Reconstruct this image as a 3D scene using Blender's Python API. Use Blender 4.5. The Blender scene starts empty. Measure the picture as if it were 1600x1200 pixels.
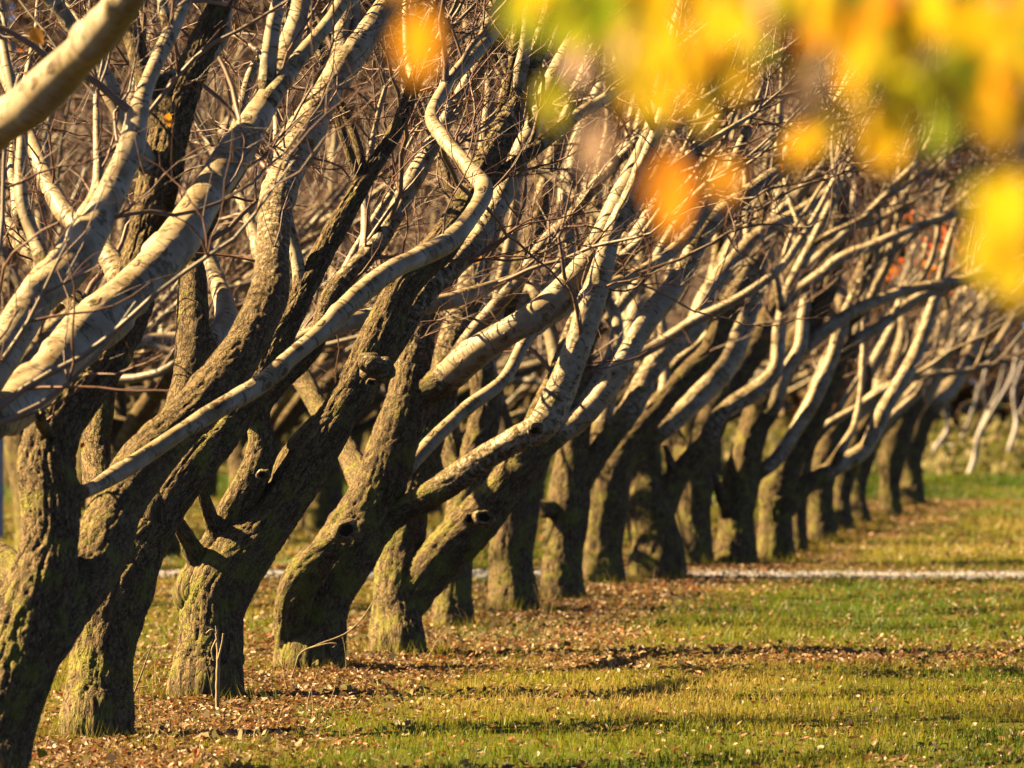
import bpy, math, random
import numpy as np
from mathutils import Vector

random.seed(7)
rng = np.random.default_rng(7)
S = bpy.context.scene
COL = S.collection

# ------------------------------------------------------------------ camera, sky, sun, exposure
LENS = 200.0
FPX = LENS / 36.0 * 1600.0          # focal length in photo pixels
EYE = 1.6
cam_d = bpy.data.cameras.new('camera')
cam = bpy.data.objects.new('camera', cam_d)
COL.objects.link(cam)
cam.location = (0, 0, EYE)
cam.rotation_euler = (math.radians(90), 0, 0)
cam_d.sensor_width = 36.0
cam_d.lens = LENS
cam_d.clip_start = 0.1
cam_d.clip_end = 2000
cam_d.dof.use_dof = True
cam_d.dof.focus_distance = 27.5
cam_d.dof.aperture_fstop = 4.7
S.camera = cam

SUN_EL, SUN_BEHIND = 38.0, 14.0     # elevation; degrees behind the straight-left direction
el, be = math.radians(SUN_EL), math.radians(SUN_BEHIND)
sun_dir = Vector((-math.cos(be) * math.cos(el), math.sin(be) * math.cos(el), math.sin(el)))
world = bpy.data.worlds.new('World')
S.world = world
world.use_nodes = True
wn = world.node_tree
wn.nodes.clear()
wo = wn.nodes.new('ShaderNodeOutputWorld')
wb = wn.nodes.new('ShaderNodeBackground')
sk = wn.nodes.new('ShaderNodeTexSky')
sk.sky_type = 'NISHITA'
sk.sun_disc = False
sk.sun_elevation = el
sk.sun_rotation = math.atan2(sun_dir.x, sun_dir.y) % (2 * math.pi)
sk.dust_density = 0.3
sk.air_density = 0.2
sk.ozone_density = 0.0
wb.inputs[1].default_value = 0.05
wn.links.new(sk.outputs[0], wb.inputs[0])
wn.links.new(wb.outputs[0], wo.inputs[0])
sd = bpy.data.lights.new('sun', 'SUN')
sd.energy = 5.0
sd.angle = math.radians(0.5)
sd.color = (1.0, 0.77, 0.38)
so = bpy.data.objects.new('sun', sd)
COL.objects.link(so)
so.rotation_euler = sun_dir.to_track_quat('Z', 'Y').to_euler()
so.location = sun_dir * 60

S.view_settings.view_transform = 'Standard'
S.view_settings.look = 'None'
S.view_settings.gamma = 1.0
S.view_settings.use_curve_mapping = False
S.view_settings.exposure = 2.0
S.cycles.max_bounces = 5
S.cycles.diffuse_bounces = 0
S.cycles.glossy_bounces = 2
S.cycles.transmission_bounces = 3
S.cycles.transparent_max_bounces = 4
S.cycles.use_denoising = True

# ------------------------------------------------------------------ helpers
def at(x, y, D):
    """photo pixel + real distance -> world point"""
    return np.array([(x - 800.0) / FPX * D, D, EYE - (y - 600.0) / FPX * D])

def hash3(i, j, k):
    n = (i * 73856093) ^ (j * 19349663) ^ (k * 83492791)
    n = (n ^ (n >> 13)) * 1274126177
    n = n & 0x7fffffff
    return ((n ^ (n >> 16)) & 0xffff) / 65535.0

def vnoise(p):
    p = np.asarray(p, float)
    f0 = np.floor(p).astype(np.int64)
    f = p - f0
    f = f * f * (3 - 2 * f)
    r = 0
    for a in (0, 1):
        wx = f[..., 0] if a else 1 - f[..., 0]
        for b in (0, 1):
            wy = f[..., 1] if b else 1 - f[..., 1]
            for c in (0, 1):
                wz = f[..., 2] if c else 1 - f[..., 2]
                r = r + wx * wy * wz * hash3(f0[..., 0] + a, f0[..., 1] + b, f0[..., 2] + c)
    return r

def fbm(p, o=3):
    p = np.asarray(p, float)
    r, a, t = 0, 1.0, 0
    for i in range(o):
        r = r + a * vnoise(p * (2.03 ** i) + 17.3 * i)
        t += a
        a *= 0.5
    return r / t

def sstep(a, b, x):
    t = np.clip((x - a) / (b - a), 0, 1)
    return t * t * (3 - 2 * t)

class MB:
    """collects vertices, polygons and point attributes, then links them as one mesh object"""
    def __init__(self):
        self.v, self.f, self.n = [], [], 0
        self.att = {}
        self.mi = []
    def add(self, v, f, mat=0, **att):
        v = np.asarray(v, np.float32).reshape(-1, 3)
        f = np.asarray(f, np.int64)
        self.v.append(v)
        self.f.append(f + self.n)
        self.mi.append(np.full(len(f), mat, np.int32))
        for k, a in att.items():
            self.att.setdefault(k, []).append(np.asarray(a, np.float32))
        self.n += len(v)
    def mesh(self, name, mats, smooth=True):
        me = bpy.data.meshes.new(name)
        V = np.concatenate(self.v)
        loops = np.concatenate([f.ravel() for f in self.f]).astype(np.int32)
        tot = np.concatenate([np.full(len(f), f.shape[1], np.int32) for f in self.f])
        start = np.concatenate([[0], np.cumsum(tot)[:-1]]).astype(np.int32)
        me.vertices.add(len(V))
        me.vertices.foreach_set('co', V.ravel())
        me.loops.add(len(loops))
        me.loops.foreach_set('vertex_index', loops)
        me.polygons.add(len(tot))
        me.polygons.foreach_set('loop_start', start)
        me.polygons.foreach_set('loop_total', tot)
        me.polygons.foreach_set('material_index', np.concatenate(self.mi))
        me.polygons.foreach_set('use_smooth', np.full(len(tot), smooth))
        for k, parts in self.att.items():
            a = np.concatenate(parts)
            if len(a) != len(V):
                continue
            if a.ndim == 1:
                me.attributes.new(k, 'FLOAT', 'POINT').data.foreach_set('value', a)
            else:
                me.attributes.new(k, 'FLOAT_VECTOR', 'POINT').data.foreach_set('vector', a.ravel())
        me.update(calc_edges=True)
        for m in (mats if isinstance(mats, (list, tuple)) else [mats]):
            me.materials.append(m)
        return me
    def build(self, name, mats, parent=None, smooth=True, origin=None):
        me = self.mesh(name, mats, smooth)
        if origin is not None:
            me.transform(__import__('mathutils').Matrix.Translation(-Vector([float(c) for c in origin])))
        o = bpy.data.objects.new(name, me)
        COL.objects.link(o)
        if parent is not None:
            o.parent = parent
        return o

def tag(o, label=None, cat=None, group=None, kind=None):
    if label: o['label'] = label
    if cat: o['category'] = cat
    if group: o['group'] = group
    if kind: o['kind'] = kind
    return o

def empty(name, loc):
    o = bpy.data.objects.new(name, None)
    COL.objects.link(o)
    o.location = [float(c) for c in loc]
    o.empty_display_size = 0.2
    return o

def spline(P, m):
    """Catmull-Rom through rows of P (any columns), m samples"""
    P = np.asarray(P, float)
    n = len(P)
    if n == 2:
        t = np.linspace(0, 1, m)[:, None]
        return P[0] * (1 - t) + P[1] * t
    Q = np.vstack([2 * P[0] - P[1], P, 2 * P[-1] - P[-2]])
    seg = np.linalg.norm(np.diff(P[:, :3], axis=0), axis=1)
    cum = np.concatenate([[0], np.cumsum(seg)])
    s = np.linspace(0, cum[-1], m)
    i = np.clip(np.searchsorted(cum, s, side='right') - 1, 0, n - 2)
    t = ((s - cum[i]) / np.maximum(seg[i], 1e-9))[:, None]
    p0, p1, p2, p3 = Q[i], Q[i + 1], Q[i + 2], Q[i + 3]
    return 0.5 * ((2 * p1) + (-p0 + p2) * t + (2 * p0 - 5 * p1 + 4 * p2 - p3) * t ** 2 + (-p0 + 3 * p1 - 3 * p2 + p3) * t ** 3)

def frames(C):
    T = np.gradient(C, axis=0)
    T /= np.linalg.norm(T, axis=1)[:, None] + 1e-12
    up = np.array([0.3, 1.0, 0.1]) if abs(T[0][1]) < 0.8 else np.array([1.0, 0, 0])
    N = np.zeros_like(C)
    n = up - T[0] * up.dot(T[0])
    n /= np.linalg.norm(n)
    N[0] = n
    for i in range(1, len(C)):
        n = n - T[i] * n.dot(T[i])
        n /= np.linalg.norm(n) + 1e-12
        N[i] = n
    return T, N, np.cross(T, N)

_tube_id = [0]
def tube(mb, C, R, seg, rough=None, disp=False, cap=True, mat=0, cell=0.01, scar=0.0, flare=False):
    """C centre points, R radii; bc = straightened bark coordinates (metres)"""
    C = np.asarray(C, float)
    R = np.maximum(np.asarray(R, float), 0.0004)
    n = len(C)
    T, N, B = frames(C)
    th = np.linspace(0, 2 * np.pi, seg, endpoint=False)
    cs, sn = np.cos(th), np.sin(th)
    s = np.concatenate([[0], np.cumsum(np.linalg.norm(np.diff(C, axis=0), axis=1))])
    rr = np.repeat(R[:, None], seg, 1)
    if rough is None:
        rough = np.zeros(n)
    _tube_id[0] += 1
    off = (_tube_id[0] % 97) * 3.7
    Rm = np.maximum(R, R.mean() * 0.75)
    bc = np.stack([Rm[:, None] * cs, Rm[:, None] * sn, np.repeat(s[:, None], seg, 1)], -1) + np.array([0, 0, off])
    rg = np.repeat(rough[:, None], seg, 1)
    if disp:
        low = fbm(bc * np.array([4, 4, 1.6]), 2) - 0.5
        rr = rr * (1 + 0.085 * low * (0.5 + rg * 0.6))
        w = np.stack([fbm(bc * 9 + 5, 2), fbm(bc * 9 + 31, 2), fbm(bc * 9 + 77, 2)], -1) - 0.5
        q = (bc + w * 0.028) * np.array([32, 32, 6.5])
        a = vnoise(q)
        plate = np.clip(np.abs(2 * a - 1) * 3.2, 0, 1)
        b = vnoise((bc + w * 0.03) * np.array([80, 80, 24]) + 9)
        plate2 = np.clip(np.abs(2 * b - 1) * 2.6, 0, 1)
        amp = np.clip(R.max() * 0.085, 0.003, 0.0135)
        rr = rr + rg * amp * (0.8 * plate - 0.75 + 0.6 * (plate2 - 0.6) + 0.5 * (fbm(bc * 70, 2) - 0.5))
        # smooth limbs: swollen rings where old side shoots were
        lump = sstep(0.66, 0.85, fbm(np.stack([bc[..., 0] * 8, bc[..., 1] * 8, bc[..., 2] * 7], -1) + 3, 2))
        rr = rr + (1 - rg) * lump * R[:, None] * 0.22
    if flare:
        k = np.exp(-s / 0.16)[:, None]
        rr = rr * (1 + k * (0.16 + 0.22 * (fbm(np.stack([cs * 1.6 + 0 * rr, sn * 1.6 + 0 * rr, np.full_like(rr, off)], -1), 2) - 0.5) * 2))
    V = C[:, None, :] + rr[..., None] * (cs[None, :, None] * N[:, None, :] + sn[None, :, None] * B[:, None, :])
    V = V.reshape(-1, 3)
    i = np.arange(n - 1)[:, None] * seg
    j = np.arange(seg)[None, :]
    j2 = (j + 1) % seg
    F = np.stack([i + j, i + j2, i + seg + j2, i + seg + j], -1).reshape(-1, 4)
    att = dict(bc=bc.reshape(-1, 3), rough=rg.reshape(-1))
    mb.add(V, F, mat, **att)
    if cap and R[-1] > 0.002:
        k = (n - 1) * seg
        ctr = C[-1] + T[-1] * R[-1] * 0.25
        base = V[k:k + seg]
        Fc = np.stack([np.arange(seg), (np.arange(seg) + 1) % seg, np.full(seg, seg)], -1)
        mb.add(np.vstack([base, ctr]), Fc, mat, bc=np.vstack([bc[-1], bc[-1].mean(0)]), rough=np.append(rg[-1], rg[-1, 0]))

# ------------------------------------------------------------------ materials
def mat_new(name):
    m = bpy.data.materials.new(name)
    m.use_nodes = True
    nt = m.node_tree
    nt.nodes.clear()
    out = nt.nodes.new('ShaderNodeOutputMaterial')
    b = nt.nodes.new('ShaderNodeBsdfPrincipled')
    nt.links.new(b.outputs[0], out.inputs[0])
    return m, nt, b, out

class NG:
    def __init__(self, nt): self.nt = nt
    def n(self, t, **k):
        x = self.nt.nodes.new(t)
        for a, v in k.items(): setattr(x, a, v)
        return x
    def l(self, a, b): self.nt.links.new(a, b)
    def put(self, sock, v):
        if hasattr(v, 'is_output'): self.l(v, sock)
        elif v is not None: sock.default_value = v
    def attr(self, name, out='Fac'):
        return self.n('ShaderNodeAttribute', attribute_name=name).outputs[out]
    def scale(self, vec, s, add=None):
        x = self.n('ShaderNodeVectorMath', operation='MULTIPLY')
        self.put(x.inputs[0], vec); x.inputs[1].default_value = s
        if add is None: return x.outputs[0]
        y = self.n('ShaderNodeVectorMath', operation='ADD')
        self.l(x.outputs[0], y.inputs[0]); self.put(y.inputs[1], add)
        return y.outputs[0]
    def noise(self, vec, s, detail=3, rough=0.55, out=0, dist=0.0):
        x = self.n('ShaderNodeTexNoise')
        self.put(x.inputs['Vector'], vec)
        x.inputs['Scale'].default_value = s
        x.inputs['Detail'].default_value = detail
        x.inputs['Roughness'].default_value = rough
        x.inputs['Distortion'].default_value = dist
        return x.outputs[out]
    def voro(self, vec, s, feature='DISTANCE_TO_EDGE', out='Distance'):
        x = self.n('ShaderNodeTexVoronoi', feature=feature)
        self.put(x.inputs['Vector'], vec); x.inputs['Scale'].default_value = s
        return x.outputs[out]
    def m(self, op, a, b=None, c=None):
        x = self.n('ShaderNodeMath', operation=op)
        self.put(x.inputs[0], a)
        if b is not None: self.put(x.inputs[1], b)
        if c is not None: self.put(x.inputs[2], c)
        return x.outputs[0]
    def ramp(self, v, a, b, lo=0.0, hi=1.0):
        x = self.n('ShaderNodeMapRange', interpolation_type='SMOOTHSTEP')
        self.put(x.inputs[0], v)
        x.inputs[1].default_value = a; x.inputs[2].default_value = b
        x.inputs[3].default_value = lo; x.inputs[4].default_value = hi
        return x.outputs[0]
    def mix(self, f, a, b, mode='MIX'):
        x = self.n('ShaderNodeMix', data_type='RGBA', blend_type=mode)
        self.put(x.inputs[0], f)
        self.put(x.inputs[6], a if hasattr(a, 'is_output') else (*a, 1))
        self.put(x.inputs[7], b if hasattr(b, 'is_output') else (*b, 1))
        return x.outputs[2]
    def cramp(self, v, stops):
        x = self.n('ShaderNodeValToRGB')
        self.put(x.inputs[0], v)
        e = x.color_ramp.elements
        while len(e) < len(stops): e.new(0.5)
        for el_, (p, c) in zip(e, stops):
            el_.position = p; el_.color = (*c, 1)
        return x.outputs[0]

def bark_material():
    m, nt, b, out = mat_new('bark')
    g = NG(nt)
    bc = g.attr('bc', 'Vector')
    rough = g.attr('rough')
    pos = g.n('ShaderNodeNewGeometry').outputs['Position']
    warp = g.n('ShaderNodeVectorMath', operation='SUBTRACT')
    g.l(g.noise(bc, 16, 3, 0.6, 1), warp.inputs[0]); warp.inputs[1].default_value = (.5, .5, .5)
    wv = g.n('ShaderNodeVectorMath', operation='SCALE'); g.l(warp.outputs[0], wv.inputs[0]); wv.inputs[3].default_value = 0.05
    bw = g.n('ShaderNodeVectorMath', operation='ADD'); g.l(bc, bw.inputs[0]); g.l(wv.outputs[0], bw.inputs[1])
    st = g.scale(bw.outputs[0], (1, 1, 0.20))
    rn = g.noise(st, 34, 3, 0.55)
    rid = g.m('ABSOLUTE', g.m('SUBTRACT', rn, 0.5))
    crack = g.m('MULTIPLY', g.ramp(rid, 0.0, 0.055, 0.15, 1.0), g.ramp(g.voro(g.scale(bw.outputs[0], (1, 1, 0.5)), 30), 0.0, 0.09, 0.45, 1.0))
    fine = g.noise(g.scale(bc, (1, 1, .5)), 120, 4, 0.65)
    big = g.noise(pos, 2.3, 3)
    # rough old bark
    c_plate = g.cramp(fine, [(0.25, (0.075, 0.044, 0.017)), (0.52, (0.22, 0.14, 0.062)), (0.78, (0.46, 0.32, 0.17))])
    c_rough = g.mix(crack, (0.022, 0.012, 0.005), c_plate)
    c_rough = g.mix(g.ramp(big, 0.35, 0.7, 0.0, 0.45), c_rough, (0.15, 0.095, 0.045))
    # smooth young bark with lenticel dashes
    band = g.noise(g.scale(bc, (5, 5, 26)), 1.0, 3, 0.5)
    tone = g.noise(bc, 9, 4, 0.6)
    c_sm = g.cramp(tone, [(0.28, (0.27, 0.175, 0.085)), (0.52, (0.46, 0.335, 0.20)), (0.78, (0.62, 0.50, 0.36))])
    dash = g.noise(g.scale(bc, (15, 15, 75)), 1.0, 1, 0.4)
    dashm = g.ramp(dash, 0.645, 0.685)
    c_sm = g.mix(g.m('MULTIPLY', dashm, 0.95), c_sm, (0.13, 0.085, 0.04))
    scabn = g.noise(g.scale(bc, (1, 1, 1.6)), 26, 4, 0.62)
    spread = g.noise(g.scale(bc, (1, 1, 1.3)), 5.5, 2, 0.5)
    scab_v = g.m('ADD', scabn, g.m('MULTIPLY', g.m('SUBTRACT', spread, 0.5), 0.9))
    scab = g.ramp(scab_v, 0.635, 0.67)
    eye = g.voro(g.scale(bw.outputs[0], (1, 1, 0.75)), 7.5, 'F1')
    eyem = g.ramp(eye, 0.13, 0.085)
    ringm = g.m('MULTIPLY', g.ramp(eye, 0.24, 0.17), 0.5)
    c_sm = g.mix(ringm, c_sm, (0.20, 0.13, 0.06))
    c_sm = g.mix(g.m('MULTIPLY', eyem, 0.9), c_sm, (0.05, 0.03, 0.015))
    c_sm = g.mix(g.m('MULTIPLY', scab, 0.9), c_sm, g.mix(fine, (0.10, 0.065, 0.03), (0.27, 0.19, 0.095)))
    # transition decided by limb age and a patchy edge
    tr = g.m('ADD', rough, g.m('MULTIPLY', g.m('SUBTRACT', scabn, 0.5), 0.75))
    trm = g.ramp(tr, 0.40, 0.58)
    col = g.mix(trm, c_sm, c_rough)
    # moss and yellow lichen
    sep = g.n('ShaderNodeSeparateXYZ'); g.l(pos, sep.inputs[0])
    low = g.ramp(sep.outputs[2], 0.1, 2.3, 1.0, 0.18)
    mn = g.noise(pos, 7.5, 5, 0.68)
    moss = g.m('MULTIPLY', g.ramp(g.m('ADD', mn, g.m('MULTIPLY', low, 0.13)), 0.565, 0.76), g.ramp(tr, 0.15, 0.75, 0.25, 1.0))
    mcol = g.mix(fine, (0.12, 0.11, 0.014), (0.36, 0.31, 0.055))
    col = g.mix(g.m('MULTIPLY', moss, 0.82), col, mcol)
    g.l(col, b.inputs['Base Color'])
    b.inputs['Roughness'].default_value = 0.8
    g.put(b.inputs['Roughness'], g.m('ADD', 0.52, g.m('MULTIPLY', trm, 0.38)))
    b.inputs['Specular IOR Level'].default_value = 0.35
    h_r = g.m('ADD', g.m('MULTIPLY', crack, 0.006), g.m('MULTIPLY', fine, 0.005))
    h_s = g.m('ADD', g.m('ADD', g.m('MULTIPLY', ringm, 0.012), g.m('MULTIPLY', scab, 0.0035)), g.m('ADD', g.m('MULTIPLY', dashm, 0.0012), g.m('MULTIPLY', tone, 0.004)))
    h = g.m('ADD', g.m('MULTIPLY', h_r, trm), g.m('MULTIPLY', h_s, g.m('SUBTRACT', 1.0, trm)))
    bp = g.n('ShaderNodeBump'); bp.inputs['Strength'].default_value = 1.0; bp.inputs['Distance'].default_value = 1.0
    g.l(h, bp.inputs['Height']); g.l(bp.outputs[0], b.inputs['Normal'])
    return m

def twig_material():
    m, nt, b, out = mat_new('twig_bark')
    g = NG(nt)
    r = g.attr('rough')      # 1 = young red twig, 0 = grey branch
    n = g.noise(g.attr('bc', 'Vector'), 30, 3)
    grey = g.mix(n, (0.16, 0.11, 0.065), (0.38, 0.30, 0.21))
    red = g.mix(n, (0.10, 0.032, 0.018), (0.25, 0.095, 0.055))
    g.l(g.mix(r, grey, red), b.inputs['Base Color'])
    b.inputs['Roughness'].default_value = 0.5
    return m

def leafy(name, stops, rough=0.5, trans=0.5, edge=False):
    """leaf / blade material: colour picked per leaf by attribute rnd; light passes through"""
    m, nt, b, out = mat_new(name)
    g = NG(nt)
    rnd = g.attr('rnd')
    pos = g.n('ShaderNodeNewGeometry').outputs['Position']
    col = g.cramp(rnd, stops)
    v = g.noise(pos, 60 if edge else 25, 3, 0.6)
    col = g.mix(g.ramp(v, 0.35, 0.75, 0.0, 0.35), col, (0.20, 0.10, 0.03))
    g.l(col, b.inputs['Base Color'])
    b.inputs['Roughness'].default_value = rough
    tl = g.n('ShaderNodeBsdfTranslucent')
    g.l(col, tl.inputs[0])
    mx = g.n('ShaderNodeMixShader'); mx.inputs[0].default_value = trans
    g.l(b.outputs[0], mx.inputs[1]); g.l(tl.outputs[0], mx.inputs[2])
    g.l(mx.outputs[0], out.inputs[0])
    return m

M_BARK = bark_material()
M_TWIG = twig_material()
M_GRASS = leafy('grass_blades', [(0.0, (0.10, 0.19, 0.006)), (0.35, (0.24, 0.26, 0.010)), (0.7, (0.42, 0.33, 0.03)), (1.0, (0.58, 0.40, 0.11))], 0.45, 0.45)
M_LITTER = leafy('fallen_leaves', [(0.0, (0.15, 0.06, 0.02)), (0.3, (0.30, 0.15, 0.055)), (0.55, (0.44, 0.27, 0.12)), (0.78, (0.47, 0.29, 0.15)), (0.88, (0.50, 0.12, 0.02)), (0.95, (0.52, 0.34, 0.20)), (1.0, (0.72, 0.58, 0.48))], 0.5, 0.25)
M_AUT = leafy('autumn_leaf', [(0.0, (0.08, 0.16, 0.01)), (0.25, (0.28, 0.34, 0.015)), (0.5, (0.72, 0.50, 0.012)), (0.75, (0.80, 0.34, 0.012)), (0.9, (0.62, 0.16, 0.02)), (1.0, (0.90, 0.60, 0.42))], 0.4, 0.55)
M_RUSSET = leafy('russet_leaf', [(0.0, (0.26, 0.13, 0.055)), (0.4, (0.42, 0.25, 0.13)), (0.75, (0.56, 0.37, 0.21)), (1.0, (0.66, 0.48, 0.30))], 0.6, 0.35)
M_HERB = leafy('undergrowth_leaf', [(0.0, (0.08, 0.105, 0.015)), (0.5, (0.22, 0.19, 0.05)), (1.0, (0.50, 0.38, 0.22))], 0.8, 0.4)
M_RED = leafy('red_leaf', [(0.0, (0.60, 0.05, 0.01)), (0.5, (0.75, 0.15, 0.01)), (1.0, (0.8, 0.35, 0.02))], 0.45, 0.55)

def simple(name, col, rough=0.7, col2=None, s=20):
    m, nt, b, out = mat_new(name)
    g = NG(nt)
    pos = g.n('ShaderNodeTexCoord').outputs['Object']
    g.l(g.mix(g.noise(pos, s, 4, 0.6), col, col2 or tuple(c * 0.6 for c in col)), b.inputs['Base Color'])
    b.inputs['Roughness'].default_value = rough
    return m
M_CUT = simple('cut_wood', (0.42, 0.31, 0.19), 0.8, (0.20, 0.13, 0.07), 60)
M_HOLE = simple('rotten_heartwood', (0.03, 0.02, 0.012), 0.9)
M_STRAW = simple('dry_stalk', (0.52, 0.38, 0.19), 0.6, (0.33, 0.20, 0.09), 40)
M_POST = simple('galvanised_post', (0.45, 0.48, 0.55), 0.4, (0.33, 0.35, 0.40), 6)
M_TAPE = simple('teal_tape', (0.01, 0.12, 0.16), 0.4)
M_WHITEWOOD = simple('pale_bark', (0.62, 0.55, 0.52), 0.7, (0.36, 0.29, 0.26), 12)

def ground_material():
    m, nt, b, out = mat_new('ground')
    g = NG(nt)
    pos = g.n('ShaderNodeNewGeometry').outputs['Position']
    lit = g.attr('litter')
    n1 = g.noise(pos, 1.3, 5, 0.6)
    n2 = g.noise(pos, 14, 5, 0.7)
    n3 = g.noise(pos, 60, 4, 0.7)
    gr = g.cramp(n2, [(0.3, (0.08, 0.095, 0.010)), (0.5, (0.15, 0.15, 0.016)), (0.7, (0.24, 0.20, 0.035))])
    sp = g.n('ShaderNodeSeparateXYZ'); g.l(pos, sp.inputs[0])
    gr = g.mix(g.ramp(sp.outputs[1], 75, 84, 0, 0.8), gr, (0.11, 0.21, 0.012))
    gr = g.mix(g.ramp(n1, 0.45, 0.65, 0, 0.6), gr, (0.15, 0.125, 0.03))
    so_ = g.cramp(n3, [(0.3, (0.07, 0.04, 0.018)), (0.5, (0.19, 0.115, 0.05)), (0.72, (0.36, 0.23, 0.12))])
    f = g.ramp(g.m('ADD', lit, g.m('MULTIPLY', g.m('SUBTRACT', n2, 0.5), 0.9)), 0.35, 0.65)
    g.l(g.mix(f, gr, so_), b.inputs['Base Color'])
    b.inputs['Roughness'].default_value = 0.9
    b.inputs['Specular IOR Level'].default_value = 0.1
    bp = g.n('ShaderNodeBump'); bp.inputs['Distance'].default_value = 0.03
    g.l(n3, bp.inputs['Height']); g.l(bp.outputs[0], b.inputs['Normal'])
    return m
M_GROUND = ground_material()
def gravel_material():
    m, nt, b, out = mat_new('gravel')
    g = NG(nt)
    pos = g.n('ShaderNodeNewGeometry').outputs['Position']
    v = g.voro(pos, 45, 'F1', 'Color')
    bw = g.n('ShaderNodeRGBToBW'); g.l(v, bw.inputs[0])
    g.l(g.cramp(bw.outputs[0], [(0.1, (0.26, 0.22, 0.22)), (0.5, (0.44, 0.40, 0.42)), (0.9, (0.62, 0.58, 0.62))]), b.inputs['Base Color'])
    b.inputs['Roughness'].default_value = 0.85
    bp = g.n('ShaderNodeBump'); bp.inputs['Distance'].default_value = 0.02
    g.l(g.voro(pos, 45, 'F1'), bp.inputs['Height']); g.l(bp.outputs[0], b.inputs['Normal'])
    return m
M_GRAVEL = gravel_material()

# ------------------------------------------------------------------ the setting: ground, path
def row_x(y): return 0.1459 * y - 5.607          # the line the front row of trees stands on
PATH_Y0, PATH_Y1 = 46.5, 48.8
def path_y(x): return 47.65 - 0.06 * x
def litter(x, y):
    u = x - row_x(y)
    a = fbm(np.stack([x * 0.9, y * 0.45, 0 * x], -1), 3)
    b = fbm(np.stack([x * 2.6, y * 1.0, 0 * x + 4], -1), 3)
    strip = sstep(-1.7, -0.5, u) * (1 - sstep(0.55, 1.5, u + (a - 0.5) * 1.8))
    band = np.exp(-((y - 32.6 - 0.35 * x) / 1.3) ** 2) * sstep(-0.6, 0.8, x) * 0.62
    band2 = np.exp(-((y - 57 - 0.2 * x) / 5.0) ** 2) * sstep(0.0, 3.0, u) * 0.35
    leftp = sstep(0.5, 3.0, -u) * 0.30
    return np.clip(strip * (0.62 + 0.8 * (b - 0.4)) + (band + band2) * (0.7 + b * 0.6) + leftp + (a - 0.52) * 0.7 + (b - .5) * .3 + 0.05 - 1.2 * sstep(77, 81, y), 0, 1)
def ground_z(x, y):
    k = sstep(1.6, 4.0, np.abs(y - path_y(x)))
    z = (fbm(np.stack([x * 0.8, y * 0.5, 0 * x], -1), 3) - 0.5) * 0.07 + (fbm(np.stack([x * 4, y * 3, 0 * x], -1), 2) - 0.5) * 0.02
    far = 1 - sstep(90, 130, np.abs(y))
    return z * k * far

def sheet(name, xs, ys, mat, zf, yoff=None):
    X, Y = np.meshgrid(xs, ys)
    if yoff is not None: Y = Y + yoff(X)
    Z = zf(X, Y)
    mb = MB()
    nx, ny = len(xs), len(ys)
    i = np.arange(ny - 1)[:, None] * nx; j = np.arange(nx - 1)[None, :]
    F = np.stack([i + j, i + j + 1, i + nx + j + 1, i + nx + j], -1).reshape(-1, 4)
    mb.add(np.stack([X, Y, Z], -1).reshape(-1, 3), F, litter=litter(X, Y).ravel())
    return mb.build(name, mat)
xs = np.concatenate([[-500, -200, -80, -40], np.arange(-26, 26.01, 0.2), [40, 80, 200, 500]])
ys = np.concatenate([[-60, -20, 0, 8, 14], np.arange(18, 110.01, 0.25), [125, 150, 200, 300, 600, 1200]])
tag(sheet('ground', xs, ys, M_GROUND, ground_z), 'autumn orchard grass and brown leaf litter under the trees', kind='structure')
pth = sheet('gravel_path', np.arange(-60, 60.1, 0.5), np.array([-0.9, -0.75, -0.4, 0, 0.4, 0.75, 0.9]), M_GRAVEL,
            lambda X, Y: 0.004 + 0.012 * (1 - ((Y - path_y(X)) / 0.9) ** 2), path_y)
tag(pth, 'pale gravel path crossing between the trees', kind='structure')
def scatter(n, y0, y1, margin=0.8, xl=None):
    y = np.sqrt(rng.uniform(y0 * y0, y1 * y1, n))
    hw = 0.09 * y + margin
    x = rng.uniform(-1, 1, n) * hw
    return x, y

# gravel stones on the path
n = 9000
x = rng.uniform(-9, 6.5, n); y = path_y(x) + rng.uniform(-0.95, 0.95, n) * np.sqrt(rng.uniform(0.5, 1, n))
mb = MB()
oct_v = np.array([[1, 0, 0], [0, 1, 0], [-1, 0, 0], [0, -1, 0], [0, 0, 0.8]], float)
oct_f = np.array([[0, 1, 4], [1, 2, 4], [2, 3, 4], [3, 0, 4]])
sc = rng.uniform(0.008, 0.024, n); a = rng.uniform(0, 6.28, n)
ca, sa = np.cos(a), np.sin(a)
V = np.stack([(oct_v[None, :, 0] * ca[:, None] - oct_v[None, :, 1] * sa[:, None] * 0.7) * sc[:, None] + x[:, None],
              (oct_v[None, :, 0] * sa[:, None] + oct_v[None, :, 1] * ca[:, None] * 0.7) * sc[:, None] + y[:, None],
              oct_v[None, :, 2] * sc[:, None] + 0.008 + 0 * x[:, None]], -1)
F = (oct_f[None] + (np.arange(n) * 5)[:, None, None]).reshape(-1, 3)
mb.add(V.reshape(-1, 3), F)
tag(mb.build('gravel', M_GRAVEL, smooth=False), 'loose pale stones lying on the gravel path', 'gravel', kind='stuff')

# ------------------------------------------------------------------ trees
def grow_path(p, d, L, step, wob, upb, bias=None):
    n = max(3, int(L / step) + 1)
    st = L / (n - 1)
    pts = [np.array(p, float)]
    d = np.array(d, float); d /= np.linalg.norm(d)
    drift = rng.normal(0, 1, 3) * wob * 0.55
    for i in range(n - 1):
        d = d + rng.normal(0, wob, 3) + drift * 0.5 + np.array([0, 0, upb])
        if bias is not None: d = d + bias
        d /= np.linalg.norm(d)
        pts.append(pts[-1] + d * st)
        if rng.random() < 0.15: drift = rng.normal(0, 1, 3) * wob * 0.55
    return np.array(pts)

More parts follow.
